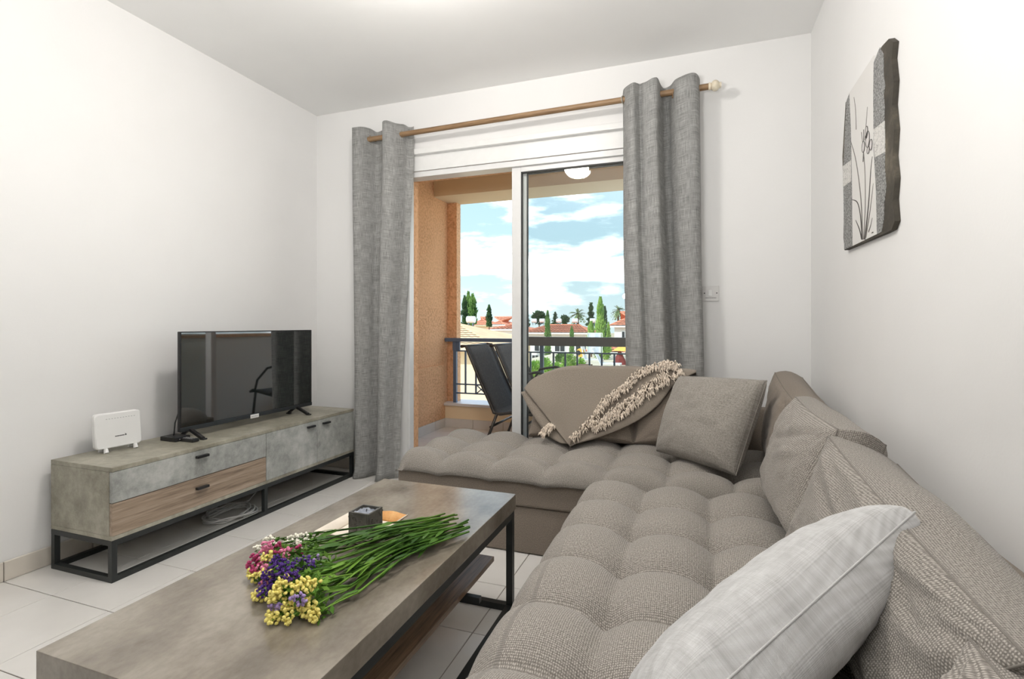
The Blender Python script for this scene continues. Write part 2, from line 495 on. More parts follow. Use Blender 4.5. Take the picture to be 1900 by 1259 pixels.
# skirting tiles
bl = struct('baseboard_left', B(XL, XL + 0.004, YR, YB, 0, 0.078), M['grout'])
for j, y in enumerate(ys):
    y0, y1 = max(y, YR), min(y + P_, YB)
    if y1 - y0 > 0.02 and y1 > 0.3:
        obj('skirting_tile', B(XL + 0.002, XL + 0.012, y0 + 0.0015, y1 - 0.0015, 0.001, 0.08, 0.002, 1), M['skirt'], bl)
bb = struct('baseboard_back', B(XL, OX0, YB - 0.004, YB, 0, 0.078), M['grout'])
for x in xs:
    for (a, b_) in ((XL + 0.013, OX0), (OX1, XR)):
        x0, x1 = max(x, a), min(x + P_, b_)
        if x1 - x0 > 0.02:
            obj('skirting_tile', B(x0 + 0.0015, x1 - 0.0015, YB - 0.012, YB - 0.002, 0.001, 0.08, 0.002, 1), M['skirt'], bb)

# roller shutter box over the door, with its ledge
tr1 = struct('trim_1', B(-1.90, -0.20, YB - 0.012, YB, 2.10, 2.215, 0.003), M['white'])
obj('shutter_box_ledge', B(-1.91, -0.19, YB - 0.045, YB, 2.205, 2.245, 0.006), M['white'], tr1)

# sliding door: frame, two sashes pushed to the right
dr = struct('door_1', B(OX0, OX1, YB + 0.0, YB + 0.10, 2.062, 2.10, 0.003), M['alu'])
obj('door_jamb', B(OX0, OX0 + 0.022, YB + 0.0, YB + 0.055, 0, 2.062, 0.002), M['alu'], dr)
obj('door_jamb', B(OX1 - 0.022, OX1, YB + 0.0, YB + 0.10, 0, 2.062, 0.002), M['alu'], dr)
sill = B(OX0, OX1, YB + 0.0, YB + 0.11, -0.004, 0.012, 0.002)
for yy in (0.03, 0.052, 0.075): box(sill, OX0, OX1, YB + yy, YB + yy + 0.004, 0.012, 0.022)
obj('door_track', sill, M['alu'], dr)
for (x0, x1, y0) in ((-1.118, -0.297, YB + 0.02), (-1.092, -0.297, YB + 0.06)):
    s = new(); w = 0.062; d = 0.028
    box(s, x0, x0 + w, y0, y0 + d, 0.022, 2.062, 0.003); box(s, x1 - w, x1, y0, y0 + d, 0.022, 2.062, 0.003)
    box(s, x0 + w, x1 - w, y0, y0 + d, 0.022, 0.095, 0.003); box(s, x0 + w, x1 - w, y0, y0 + d, 2.03, 2.062, 0.002)
    so = obj('door_sash', s, M['alu'], dr)
    g = new()
    for (a, b_, c, e_) in ((x0 + w, x0 + w + 0.006, 0.095, 2.03), (x1 - w - 0.006, x1 - w, 0.095, 2.03), (x0 + w, x1 - w, 2.023, 2.03), (x0 + w, x1 - w, 0.095, 0.101)):
        box(g, a, b_, y0 + 0.004, y0 + d - 0.004, c, e_)
    obj('gasket', g, M['gasket'], so)
    gp = new()
    vs = [gp.verts.new(p) for p in ((x0 + w, y0 + 0.014, 0.095), (x1 - w, y0 + 0.014, 0.095), (x1 - w, y0 + 0.014, 2.03), (x0 + w, y0 + 0.014, 2.03))]
    gp.faces.new(vs)
    obj('pane', gp, M['glass'], so)

# ceiling lamp just above the frame: its glow is on the ceiling, its mirror image in the panes
lp = thing('ceiling_lamp', (-1.03, 1.62, ZC), 'round opal glass ceiling lamp glowing warm on the white ceiling', 'lamp')
b = new(); bmesh.ops.create_cone(b, cap_ends=True, segments=48, radius1=0.06, radius2=0.055, depth=0.03, matrix=Matrix.Translation((-1.03, 1.62, ZC - 0.015)))
obj('base', b, M['white'], lp, 30)
b = new(); tube(b, [(-1.03, 1.62, ZC - 0.03), (-1.03, 1.62, ZC - 0.062)], 0.03, 16); obj('stem', b, M['white'], lp, 40)
b = new(); bmesh.ops.create_uvsphere(b, u_segments=40, v_segments=20, radius=1.0, matrix=Matrix.Translation((-1.03, 1.62, ZC - 0.118)) @ Matrix.Diagonal((0.112, 0.112, 0.060, 1)))
obj('dome', b, M['dome'], lp, True)

# ------------------------------------------------------------------ curtain rod and curtains
RY, RZ = 3.0, 2.335
cr_ = thing('curtain_rod', (-1.05, RY, RZ), 'brown wooden curtain rod with cream ball finials above the sliding door', 'curtain rod')
b = new(); tube(b, [(-2.17, RY, RZ - 0.012), (0.085, RY, RZ + 0.012)], 0.0172, 14); obj('rod', b, M['rod'], cr_, 40)
for x, dz in ((-2.19, -0.012), (0.105, 0.012)):
    b = new(); sphere(b, (x, RY, RZ + dz), 0.029, 3, (0.85, 1, 1))
    disc(b, (x - math.copysign(0.028, x + 1), RY, RZ + dz), 0.02, 'X', 0.012, 20); disc(b, (x + math.copysign(0.026, x + 1), RY, RZ + dz), 0.015, 'X', 0.01, 20)
    obj('finial', b, M['finial'], cr_, 40)
for x in (-2.10, -0.115):
    b = new(); bar(b, (x, YB - 0.001, RZ - 0.01), (x, RY + 0.012, RZ - 0.01), 0.012); disc(b, (x, YB - 0.004, RZ - 0.01), 0.028, 'Y', 0.008, 20)
    tube(b, [(x, RY + 0.018 * math.sin(a), RZ - 0.002 + 0.0195 * math.cos(a)) for a in [PI * 0.35 + i * PI * 1.3 / 8 for i in range(9)]], 0.003, 6)
    obj('bracket', b, M['rod'], cr_, 40)

def curtain(label, zt, prof, bot, nv=46):
    """prof: list of (x, y-offset) at the rod; bot: the same at the hem"""
    mid = Vector(((prof[0][0] + prof[-1][0]) / 2, RY, 0.0))
    root = thing('curtain', mid, label, 'curtain', 'linen curtains beside the sliding door')
    n = len(prof); K = 9
    def cat(P, s):
        s = min(max(s, 0), 1) * (n - 1); i = min(int(s), n - 2); t_ = s - i
        p0, p1, p2, p3 = P[max(i - 1, 0)], P[i], P[i + 1], P[min(i + 2, n - 1)]
        q = []
        for k in range(2):
            q.append(0.5 * (2 * p1[k] + (p2[k] - p0[k]) * t_ + (2 * p0[k] - 5 * p1[k] + 4 * p2[k] - p3[k]) * t_ * t_ + (3 * p1[k] - p0[k] - 3 * p2[k] + p3[k]) * t_ ** 3))
        return q
    def f(s, v):
        a, c = cat(prof, s), cat(bot, s)
        w_ = v * v * (3 - 2 * v)
        x = a[0] + (c[0] - a[0]) * w_; y = a[1] + (c[1] - a[1]) * w_
        y += 0.010 * math.sin(9 * s + 3.1 * v) * v + 0.006 * noise.noise(Vector((s * 9, v * 5, mid.x)))
        x += 0.006 * noise.noise(Vector((s * 7 + 5, v * 4, mid.x)))
        z = zt + (zt * 0.0 + 0.005 - zt) * v + 0.006 * math.sin(s * 31) * (1 - v)
        zr = 0.0
        if v > 0.97: y -= (v - 0.97) * 0.9
        return Vector((x, RY + y, max(z, 0.004)))
    # length along the folded cloth for the weave
    L = [0.0]
    for i in range(1, (n - 1) * K + 1):
        p, q = cat(prof, (i - 1) / ((n - 1) * K)), cat(prof, i / ((n - 1) * K))
        L.append(L[-1] + math.hypot(q[0] - p[0], q[1] - p[1]))
    b = new()
    NU = (n - 1) * K
    grid(b, NU, nv, f, lambda a, v: (L[int(round(a * NU))], v * zt))
    o = obj('cloth', b, M['curtain'], root, True)
    md = o.modifiers.new('thickness', 'SOLIDIFY'); md.thickness = 0.0025
    return root, cat

def eyelet(root, x, y, ang):
    b = new()
    R_ = 0.021; n = 20
    ax = Vector((math.cos(ang), math.sin(ang), 0)); bx = Vector((0, 0, 1)); c = Vector((x, RY + y, RZ + 0.01 * (x + 1.05)))
    side = Vector((-math.sin(ang), math.cos(ang), 0))
    pts = [c + side * 0 + ax * R_ * math.cos(2 * PI * k / n) + bx * R_ * math.sin(2 * PI * k / n) for k in range(n + 1)]
    tube(b, pts, 0.0045, 6, False)
    obj('eyelet', b, M['ring'], root, True)

LP = [(-2.235, 0.03), (-2.215, -0.055), (-2.16, -0.065), (-2.115, 0.005), (-2.085, 0.055), (-2.02, 0.045), (-1.985, -0.03), (-1.955, -0.075), (-1.90, -0.07), (-1.865, 0.0), (-1.845, 0.05), (-1.80, 0.055)]
LB = [(-2.20, 0.03), (-2.19, -0.05), (-2.16, -0.06), (-2.12, -0.02), (-2.10, 0.03), (-2.06, 0.045), (-2.03, -0.03), (-2.00, -0.08), (-1.965, -0.07), (-1.945, 0.0), (-1.93, 0.04), (-1.90, 0.05)]
cl, cat = curtain('left linen curtain in grey slub weave, hanging beside the television cabinet', 2.395, LP, LB)
for (x, y, a) in ((-2.122, 0.0, 1.0), (-1.998, 0.0, -1.0), (-1.865, 0.0, 0.9)): eyelet(cl, x, y, a)
RP = [(-0.395, 0.05), (-0.385, 0.0), (-0.355, -0.055), (-0.325, -0.07), (-0.295, -0.03), (-0.27, -0.06), (-0.24, -0.075), (-0.20, -0.075), (-0.185, -0.01), (-0.165, 0.055), (-0.13, 0.05), (-0.095, -0.04), (-0.05, -0.07), (0.0, -0.06), (0.022, 0.0), (0.018, 0.05)]
RB = [(-0.375, 0.05), (-0.36, 0.0), (-0.315, -0.055), (-0.265, -0.06), (-0.235, -0.02), (-0.21, -0.05), (-0.18, -0.07), (-0.135, -0.075), (-0.115, -0.02), (-0.10, 0.04), (-0.07, 0.04), (-0.04, -0.03), (0.0, -0.06), (0.04, -0.055), (0.055, 0.0), (0.05, 0.05)]
cr2, cat = curtain('right linen curtain in grey slub weave, hanging behind the sofa', 2.40, RP, RB)
for (x, y, a) in ((-0.388, 0.0, 1.2), (-0.185, 0.0, 1.3), (-0.11, 0.0, -0.9), (0.02, 0.0, 1.4)): eyelet(cr2, x, y, a)

# ------------------------------------------------------------------ light switch
sw = thing('light_switch', (0.085, YB, 1.22), 'small white square wall switch to the right of the curtain', 'switch')
obj('plate', B(0.041, 0.129, YB - 0.0105, YB, 1.178, 1.264, 0.003), plain('switch_white', (0.70, 0.69, 0.68, 1), 0.4, var=0.01), sw)
obj('rocker', B(0.072, 0.093, YB - 0.016, YB - 0.009, 1.206, 1.240, 0.003), M['plastic'], sw)
for x in (0.052, 0.117):
    b = new(); disc(b, (x, YB - 0.0105, 1.223), 0.0035, 'Y', 0.002, 12); obj('screw', b, M['ink'], sw)
b = new()
random.seed(3); x = 0.056
while x < 0.112:
    w_ = random.uniform(0.0015, 0.004); box(b, x, x + w_, YB - 0.0108, YB - 0.0098, 1.1945, 1.1975); x += w_ + 0.0012
obj('small_print', b, M['ink'], sw)

# ------------------------------------------------------------------ slate picture on the right wall
XP = XR - 0.016
def pic(u, v): return at_x(u, v, XP)
art = thing('slate_picture', (XR, 1.75, 1.45), 'rough edged slate plaque with a painted pale flower, hung on the right wall', 'picture')
front = [(1588, 172), (1608, 140), (1629, 103), (1636, 86), (1649, 72), (1657, 78), (1654, 110), (1658, 150), (1655, 195), (1659, 240), (1656, 290), (1660, 330), (1657, 370), (1660, 410), (1654, 426), (1640, 433), (1567, 464), (1565, 440), (1566, 380), (1564, 330), (1563, 290), (1566, 240), (1569, 190)]
fp = [pic(u, v) for u, v in front]
b = new(); prism(b, fp, (0.0155, 0, 0))
bmesh.ops.triangulate(b, faces=[f for f in b.faces if len(f.verts) > 4])
obj('slate_slab', b, M['slate'], art)
def panel(name, px, mat, th):
    b = new(); prism(b, [pic(u, v) + Vector((-th, 0, 0)) for u, v in px], (th + 0.004, 0, 0))
    bmesh.ops.triangulate(b, faces=[f for f in b.faces if len(f.verts) > 4])
    return obj(name, b, mat, art)
edge = [(1633, 88), (1640, 100), (1640, 140), (1643, 158), (1640, 175), (1642, 198), (1641, 240), (1643, 270), (1642, 310), (1645, 345), (1641, 380), (1641, 405), (1636, 430)]
panel('grey_side_panel', [(1622, 116)] + edge + [(1628, 434), (1626, 350), (1622, 280), (1620, 200)], M['artg'], 0.0015)
panel('grey_side_panel', [(1571, 188), (1577, 172), (1580, 240), (1582, 340), (1583, 456), (1567, 463), (1566, 380), (1565, 320)], M['artg'], 0.0015)
panel('white_panel', [(1577, 172), (1622, 103), (1621, 180), (1622, 280), (1626, 350), (1628, 434), (1583, 456), (1582, 340), (1580, 240)], M['artw'], 0.002)
panel('pale_cross_band', [(1565, 308), (1580, 297), (1580, 336), (1565, 347)], M['artl'], 0.0022)
panel('pale_cross_band', [(1622, 240), (1642, 224), (1643, 282), (1624, 292)], M['artl'], 0.0022)
def stroke(name, px, w0, w1, mat):
    pts = [pic(u, v) + Vector((-0.003, 0, 0)) for u, v in px]
    # smooth by subdividing
    fine = []
    for i in range(len(pts) - 1):
        p0, p1, p2, p3 = pts[max(i - 1, 0)], pts[i], pts[i + 1], pts[min(i + 2, len(pts) - 1)]
        for k in range(4):
            s = k / 4
            fine.append(0.5 * (2 * p1 + (p2 - p0) * s + (2 * p0 - 5 * p1 + 4 * p2 - p3) * s * s + (3 * p1 - p0 - 3 * p2 + p3) * s ** 3))
    fine.append(pts[-1])
    b = new(); L_, R_ = [], []
    for i, p in enumerate(fine):
        d = (fine[min(i + 1, len(fine) - 1)] - fine[max(i - 1, 0)]).normalized()
        nrm = Vector((0, -d.z, d.y)); w_ = w0 + (w1 - w0) * i / (len(fine) - 1)
        L_.append(b.verts.new(p + nrm * w_)); R_.append(b.verts.new(p - nrm * w_))
    for i in range(len(fine) - 1):
        b.faces.new((L_[i], R_[i], R_[i + 1], L_[i + 1]))
    ext = bmesh.ops.extrude_face_region(b, geom=b.faces[:])
    bmesh.ops.translate(b, vec=(0.0015, 0, 0), verts=[x for x in ext['geom'] if isinstance(x, bmesh.types.BMVert)])
    bmesh.ops.recalc_face_normals(b, faces=b.faces)
    return obj(name, b, mat, art)
for px, a, c, m in (([(1604, 444), (1607, 380), (1606, 310), (1600, 245)], .004, .002, 'pencil'), ([(1602, 444), (1599, 370), (1590, 300), (1580, 262)], .006, .001, 'pencil'),
                    ([(1606, 444), (1613, 380), (1617, 320), (1620, 290)], .007, .001, 'pencild'), ([(1608, 440), (1616, 390), (1622, 340)], .005, .001, 'pencil'),
                    ([(1601, 444), (1598, 400), (1592, 375), (1581, 370)], .005, .001, 'pencild'), ([(1600, 442), (1596, 425), (1589, 408)], .005, .001, 'pencild'),
                    ([(1590, 240), (1589, 205), (1586, 180)], .003, .001, 'pencil'), ([(1606, 260), (1609, 225), (1611, 198)], .003, .001, 'pencil'),
                    ([(1613, 430), (1617, 418), (1620, 404)], .004, .001, 'pencil'), ([(1603, 300), (1604, 270), (1604, 240)], .004, .002, 'pencild')):
    stroke('leaf_stroke', px, a * 0.9, c * 0.8, M[m])
for (u, v, r, sq) in ((1612, 258, .020, 1.4), (1604, 272, .016, 1.2), (1618, 268, .014, 1.3), (1610, 245, .014, 1.5), (1613, 278, .012, 1.0)):
    b = new(); c = pic(u, v)
    pts = [c + Vector((-0.0035, r * math.cos(k * PI / 8), r * sq * math.sin(k * PI / 8))) for k in range(16)]
    prism(b, pts, (0.002, 0, 0)); pt = obj('flower_petal', b, M['petal'], art)
    b = new(); tube(b, [p + Vector((-0.0002, 0, 0)) for p in pts] + [pts[0]], 0.0011, 5, False); obj('petal_outline', b, M['pencild'], pt)
b = new()
for (dy, dz, w_) in ((0, 0, .004), (.006, .001, .003), (.011, 0, .005)):
    c = pic(1619, 433); box(b, c.x - .003, c.x - .0018, c.y - dy - w_, c.y - dy, c.z + dz, c.z + dz + .0035)
obj('signature_mark', b, M['pencild'], art)

# ------------------------------------------------------------------ television cabinet
CX0, CX1, CY0, CY1 = -2.602, -2.218, 1.404, 2.965
ZB, ZT = 0.170, 0.466
cab = thing('television_cabinet', ((CX0 + CX1) / 2, (CY0 + CY1) / 2, 0), 'long low cabinet in concrete and oak finish on a black metal frame, under the television', 'cabinet')
obj('top_panel', B(CX0, CX1, CY0, CY1, ZT - 0.018, ZT, 0.0012, 1), M['conc'], cab)
obj('side_panel', B(CX0, CX1 - 0.016, CY0, CY0 + 0.018, ZB + 0.018, ZT - 0.0185, 0.001, 1), M['conc'], cab)
obj('side_panel', B(CX0, CX1 - 0.016, CY1 - 0.018, CY1, ZB + 0.018, ZT - 0.0185, 0.001, 1), M['conc'], cab)
obj('bottom_panel', B(CX0, CX1, CY0, CY1, ZB, ZB + 0.0175, 0.001, 1), M['conc'], cab)
obj('back_panel', B(CX0, CX0 + 0.006, CY0 + 0.0185, CY1 - 0.0185, ZB + 0.018, ZT - 0.0185), M['conc'], cab)
def front(name, y0, y1, z0, z1, mat, hy, hz, hw=0.062):
    f = obj(name, B(CX1 - 0.0155, CX1 + 0.001, y0 + 0.0015, y1 - 0.0015, z0 + 0.0015, z1 - 0.0015, 0.0012, 1), mat, cab)
    h = new(); box(h, CX1 + 0.004, CX1 + 0.022, hy - hw / 2, hy + hw / 2, hz - 0.002, hz + 0.010, 0.0015, 1)
    box(h, CX1 + 0.0012, CX1 + 0.006, hy - hw / 2 + 0.006, hy + hw / 2 - 0.006, hz - 0.003, hz + 0.004)
    obj('handle', h, M['black'], f)
front('drawer', CY0, 2.196, 0.320, ZT - 0.018, M['concf'], 1.80, 0.416)
front('drawer', CY0, 2.196, ZB + 0.016, 0.320, M['oak'], 1.80, 0.268)
front('door', 2.196, 2.601, ZB + 0.016, ZT - 0.018, M['concf'], 2.535, 0.418)
front('door', 2.601, CY1, ZB + 0.016, ZT - 0.018, M['concf'], 2.672, 0.418)
fr = new(); w_ = 0.022
zb = w_ / 2; zt_ = ZB - w_ / 2 - 0.0005
x0, x1, y0, y1 = CX0 + w_ / 2 + 0.002, CX1 - w_ / 2, CY0 + w_ / 2, CY1 - w_ / 2
for x in (x0, x1):
    for z in (zb, zt_): bar(fr, (x, y0 - w_ / 2, z), (x, y1 + w_ / 2, z), w_)
    for y in (y0, y1, 2.196): bar(fr, (x, y, zb), (x, y, zt_), w_ * 0.98)
for y in (y0, y1):
    for z in (zb, zt_): bar(fr, (x0, y, z), (x1, y, z), w_ * 0.98)
obj('metal_frame', fr, M['metal'], cab)

# white cable coil on the floor under the cabinet
b = new(); random.seed(5); pts = []
for i in range(150):
    a = i * 2 * PI / 26; k = 1 + 0.16 * math.sin(i * 0.37)
    pts.append((-2.40 + 0.10 * k * math.cos(a) + 0.012 * math.sin(i * .21), 2.12 + 0.125 * k * math.sin(a), 0.006 + 0.022 * i / 150 + 0.004 * math.sin(i * 1.3)))
pts += [(-2.45, 2.3, .02), (-2.50, 2.42, .05), (-2.55, 2.52, .09), (-2.58, 2.6, .13)]
tube(b, pts, 0.0042, 6)
co = obj('cable_coil', b, M['cable'], None, True, origin=(-2.40, 2.12, 0))
tag(co, 'coil of white cable lying on the tiles under the cabinet', 'cable')

# ------------------------------------------------------------------ television
TX = -2.43
tv = thing('television', (TX, 2.33, ZT), 'black flat screen television on two splayed feet on the cabinet', 'television')
TY0, TY1, TZ0, TZ1 = 1.857, 2.795, 0.506, 1.010
b = new(); box(b, TX - 0.018, TX, TY0, TY1, TZ0, TZ1, 0.003); box(b, TX - 0.055, TX - 0.018, TY0 + 0.08, TY1 - 0.08, TZ0 + 0.03, TZ0 + 0.30, 0.012)
obj('housing', b, M['black'], tv)
obj('screen', B(TX - 0.001, TX + 0.0012, TY0 + 0.007, TY1 - 0.007, TZ0 + 0.022, TZ1 - 0.006), M['screen'], tv)
obj('lower_rim', B(TX - 0.004, TX + 0.004, TY0 + 0.001, TY1 - 0.001, TZ0 - 0.002, TZ0 + 0.019, 0.002), M['tvrim'], tv)
ch = B(TX + 0.004, TX + 0.0075, 2.285, 2.345, TZ0 - 0.006, TZ0 + 0.016, 0.002)
ch = obj('logo_badge', ch, M['plastic'], tv)
b = new()
for i, (a, w_) in enumerate(((0.006, .010), (.019, .008), (.030, .011), (.044, .008))): box(b, TX + 0.0074, TX + 0.0079, 2.285 + a, 2.285 + a + w_, TZ0 + 0.003, TZ0 + 0.007)
obj('badge_print', b, M['inkg'], ch)
for y in (1.915, 2.66):
    f = new()
    for xe in (-2.33, -2.49):
        bar(f, (TX - 0.008, y, TZ0 + 0.006), (xe, y - 0.01, ZT + 0.006), 0.016, 0.014)
        box(f, xe - 0.012, xe + 0.012, y - 0.02, y + 0.004, ZT + 0.0003, ZT + 0.008, 0.002)
    obj('foot', f, M['black'], tv)
b = new(); tube(b, [(TX - 0.03, 1.88, .62), (TX - 0.04, 1.862, .55), (TX - 0.035, 1.853, .50), (TX - 0.05, 1.86, .472), (TX - 0.09, 1.90, .4705)], 0.0035, 6)
obj('cord', b, M['black'], tv, True)

# small black set-top box and remote by the left foot of the television
st = thing('set_top_box', (-2.455, 1.80, ZT), 'flat black set-top box on the cabinet beside the left television foot', 'set-top box')
obj('case', B(-2.512, -2.405, 1.815, 1.895, ZT + 0.0005, ZT + 0.022, 0.004), M['black'], st)
b = new()
for i in range(3): box(b, -2.4052, -2.4042, 1.835 + i * 0.014, 1.841 + i * 0.014, ZT + 0.009, ZT + 0.013)
obj('indicator', b, M['inkg'], st)
rm = thing('remote_control', (-2.345, 1.845, ZT), 'black remote control lying in front of the set-top box', 'remote')
b = new(); box(b, -2.398, -2.315, 1.835, 1.872, ZT + 0.0005, ZT + 0.017, 0.005); obj('case', b, M['black'], rm)
b = new()
for i in range(5):
    for j in range(2): disc(b, (-2.388 + i * 0.013, 1.847 + j * 0.013, ZT + 0.0172), 0.0038, 'Z', 0.002, 10)
obj('buttons', b, M['inkg'], rm)

# ------------------------------------------------------------------ router
ro = thing('wifi_router', (-2.52, 1.60, ZT), 'white upright router with small feet at the near end of the cabinet', 'router')
RA, RB_ = Vector((-2.512, 1.525, 0)), Vector((-2.492, 1.715, 0))      # bottom edge of the face, near to far
du = (RB_ - RA); wd = du.length; du.normalize(); dn = Vector((du.y, -du.x, 0))
def rpt(a, z, o): return RA + du * a + Vector((0, 0, ZT + 0.016 + z)) + dn * (o - 0.10 * z)
def rrect(w, h, r, n=6):
    pts = []
    for (cx, cy, a0) in ((w - r, r, -PI / 2), (w - r, h - r, 0), (r, h - r, PI / 2), (r, r, PI)):
        for k in range(n + 1):
            a = a0 + k * PI / 2 / n; pts.append((cx + r * math.cos(a), cy + r * math.sin(a)))
    return pts
b = new(); rr = rrect(wd, 0.158, 0.016)
loops = []
for (o, ins) in ((-0.030, 0.006), (-0.024, 0.0), (-0.004, 0.0), (0.0, 0.004)):
    loops.append([b.verts.new(rpt(ins + p[0] * (wd - 2 * ins) / wd, ins + p[1] * (0.158 - 2 * ins) / 0.158, o)) for p in rr])
for i in range(3):
    for k in range(len(rr)): b.faces.new((loops[i][k], loops[i][(k + 1) % len(rr)], loops[i + 1][(k + 1) % len(rr)], loops[i + 1][k]))
b.faces.new(loops[0][::-1]); b.faces.new(loops[-1]); bmesh.ops.recalc_face_normals(b, faces=b.faces)
obj('case', b, M['plastic'], ro, 35)
for a in (0.035, wd - 0.035):
    p = RA + du * a; b = new()
    tube(b, [p + dn * 0.012 + Vector((0, 0, ZT + 0.0005)), p + dn * 0.006 + Vector((0, 0, ZT + 0.02))], [0.010, 0.008], 12)
    obj('foot', b, M['plastic'], ro, 40); b = new()
    tube(b, [p - dn * 0.035 + Vector((0, 0, ZT + 0.0005)), p - dn * 0.030 + Vector((0, 0, ZT + 0.02))], [0.010, 0.008], 12)
    obj('foot', b, M['plastic'], ro, 40)
b = new()
for i in range(11):
    a = 0.045 + i * 0.0115; q = [rpt(a, 0.131, 0.0004), rpt(a + 0.005, 0.131, 0.0004), rpt(a + 0.005, 0.1335, 0.0004), rpt(a, 0.1335, 0.0004)]
    prism(b, q, dn * -0.0008)
obj('led_print', b, M['inkg'], ro)
b = new()
a = 0.078
for w_ in (.004, .003, .004, .0035, .002, .004, .003, .004, .0035):
    prism(b, [rpt(a, 0.048, 0.0005), rpt(a + w_, 0.048, 0.0005), rpt(a + w_ + .0008, 0.0525, 0.0005), rpt(a + .0008, 0.0525, 0.0005)], dn * -0.0009); a += w_ + 0.0009
sw_ = [(0.118, 0.050), (0.122, 0.0475), (0.126, 0.050), (0.124, 0.055), (0.118, 0.058), (0.121, 0.054)]
prism(b, [rpt(x, z, 0.0005) for x, z in sw_], dn * -0.0009)
obj('logo_print', b, M['ink'], ro)

# ------------------------------------------------------------------ coffee table
TZ = 0.42
AX0, AX1, AY0, AY1 = -1.190, -0.622, 0.618, 1.787
tb = thing('coffee_table', ((AX0 + AX1) / 2, (AY0 + AY1) / 2, 0), 'low rectangular coffee table with thick concrete top and black metal frame', 'coffee table')
obj('tabletop', B(AX0, AX1, AY0, AY1, TZ - 0.055, TZ, 0.0015, 2), M['conct'], tb)
fr = new(); w_ = 0.024; za, zb2 = w_ / 2, TZ - 0.055 - w_ / 2 - 0.0005
x0, x1, y0, y1 = AX0 + w_ / 2 + .004, AX1 - w_ / 2 - .002, AY0 + w_ / 2 + .004, AY1 - w_ / 2 - .012
for x in (x0, x1):
    for z in (za, zb2): bar(fr, (x, y0 - w_ / 2, z), (x, y1 + w_ / 2, z), w_)
for y in (y0, y1):
    for z in (za, zb2): bar(fr, (x0, y, z), (x1, y, z), w_ * 0.98)
obj('metal_frame', fr, M['metal'], tb)
for x in (x0, x1):
    for y in (y0, y1):
        b = new(); bar(b, (x, y, za * 2 + .0003), (x, y, zb2 - w_ / 2 - .0003), w_ * 0.98); obj('leg', b, M['metal'], tb)
for y in (y0 + 0.25, y1 - 0.25):
    b = new(); bar(b, (x0 + w_ / 2, y, 0.163), (x1 - w_ / 2, y, 0.163), 0.018); obj('shelf_bearer', b, M['metal'], tb)
obj('shelf', B(AX0 + 0.02, AX1 - 0.075, AY0 + 0.03, AY1 - 0.03, 0.173, 0.191, 0.001, 1), M['shelf'], tb)

# ------------------------------------------------------------------ tray, burner and bouquet on the table
tr = thing('tray', (-0.943, 1.305, TZ), 'cream tray with flared bark-brown rim under the carved stone burner', 'tray')
tx0, tx1, ty0, ty1 = -1.012, -0.874, 1.225, 1.385
b = new(); box(b, tx0, tx1, ty0, ty1, TZ + 0.0005, TZ + 0.007, 0.001, 1); obj('tray_floor', b, M['tray'], tr)
def rim(p, q, out, mat, wav):
    b = new(); p, q, out = Vector(p), Vector(q), Vector(out)
    def f(s, v):
        c = p + (q - p) * s; e = 1 if 0 < s < 1 else 0
        h = 0.022 * v + wav * math.sin(s * 11) * v
        ex = (s - 0.5) * 0.045 * v
        return c + (q - p).normalized() * ex + out * (0.024 * v - 0.004 * math.sin(PI * v)) + Vector((0, 0, TZ + 0.006 + h))
    grid(b, 14, 5, f)
    o = obj('rim', b, mat, tr, True); md = o.modifiers.new('t', 'SOLIDIFY'); md.thickness = 0.003; md.offset = 0
rim((tx0, ty1, 0), (tx1, ty1, 0), (0, 1, 0), M['trayb'], 0.003)
rim((tx0, ty0, 0), (tx0, ty1, 0), (-1, 0, 0), M['tray'], 0.0)
rim((tx1, ty1, 0), (tx1, ty0, 0), (1, 0, 0), M['tray'], 0.0)
rim((tx1, ty0, 0), (tx0, ty0, 0), (0, -1, 0), M['tray'], 0.0)
bu = thing('stone_burner', (-0.913, 1.275, TZ + 0.007), 'dark carved stone cube candle holder filled with grey wax, standing on the tray', 'candle holder')
kx0, kx1, ky0, ky1, kz0, kz1 = -0.948, -0.878, 1.241, 1.311, TZ + 0.0075, TZ + 0.082
b = new(); wl_ = 0.006
box(b, kx0, kx1, ky0, ky1, kz0, kz0 + 0.01)
for (a, b2, c, d) in ((kx0, kx0 + wl_, ky0, ky1), (kx1 - wl_, kx1, ky0, ky1), (kx0 + wl_, kx1 - wl_, ky0, ky0 + wl_), (kx0 + wl_, kx1 - wl_, ky1 - wl_, ky1)): box(b, a, b2, c, d, kz0 + 0.01, kz1, 0.0012, 1)
obj('cube_body', b, M['stone'], bu)
b = new()
random.seed(11)
for i in range(26):                                   # raised carving on the two faces in view
    a, z = random.uniform(.008, .062), random.uniform(.008, .062); r = random.uniform(.003, .009)
    ring = [(math.cos(t_), math.sin(t_)) for t_ in [k * PI / 5 for k in range(8)]]
    if i % 2: tube(b, [(kx0 + a + r * c, ky0 - 0.0004, kz0 + z + r * s) for c, s in ring], 0.0011, 5)
    else: tube(b, [(kx1 + 0.0004, ky0 + a + r * c, kz0 + z + r * s) for c, s in ring], 0.0011, 5)
obj('carving', b, M['stone'], bu, True)
b = new(); grid(b, 16, 16, lambda s, v: Vector((kx0 + wl_ + s * (kx1 - kx0 - 2 * wl_), ky0 + wl_ + v * (ky1 - ky0 - 2 * wl_), kz1 - 0.012 + 0.008 * noise.noise(Vector((s * 5, v * 5, 2))) + 0.004)))
obj('wax', b, M['wax'], bu, True)
b = new(); tube(b, [(-0.911, 1.276, kz1 - 0.012), (-0.910, 1.277, kz1 + 0.001)], 0.0012, 6); obj('wick', b, M['ink'], bu)

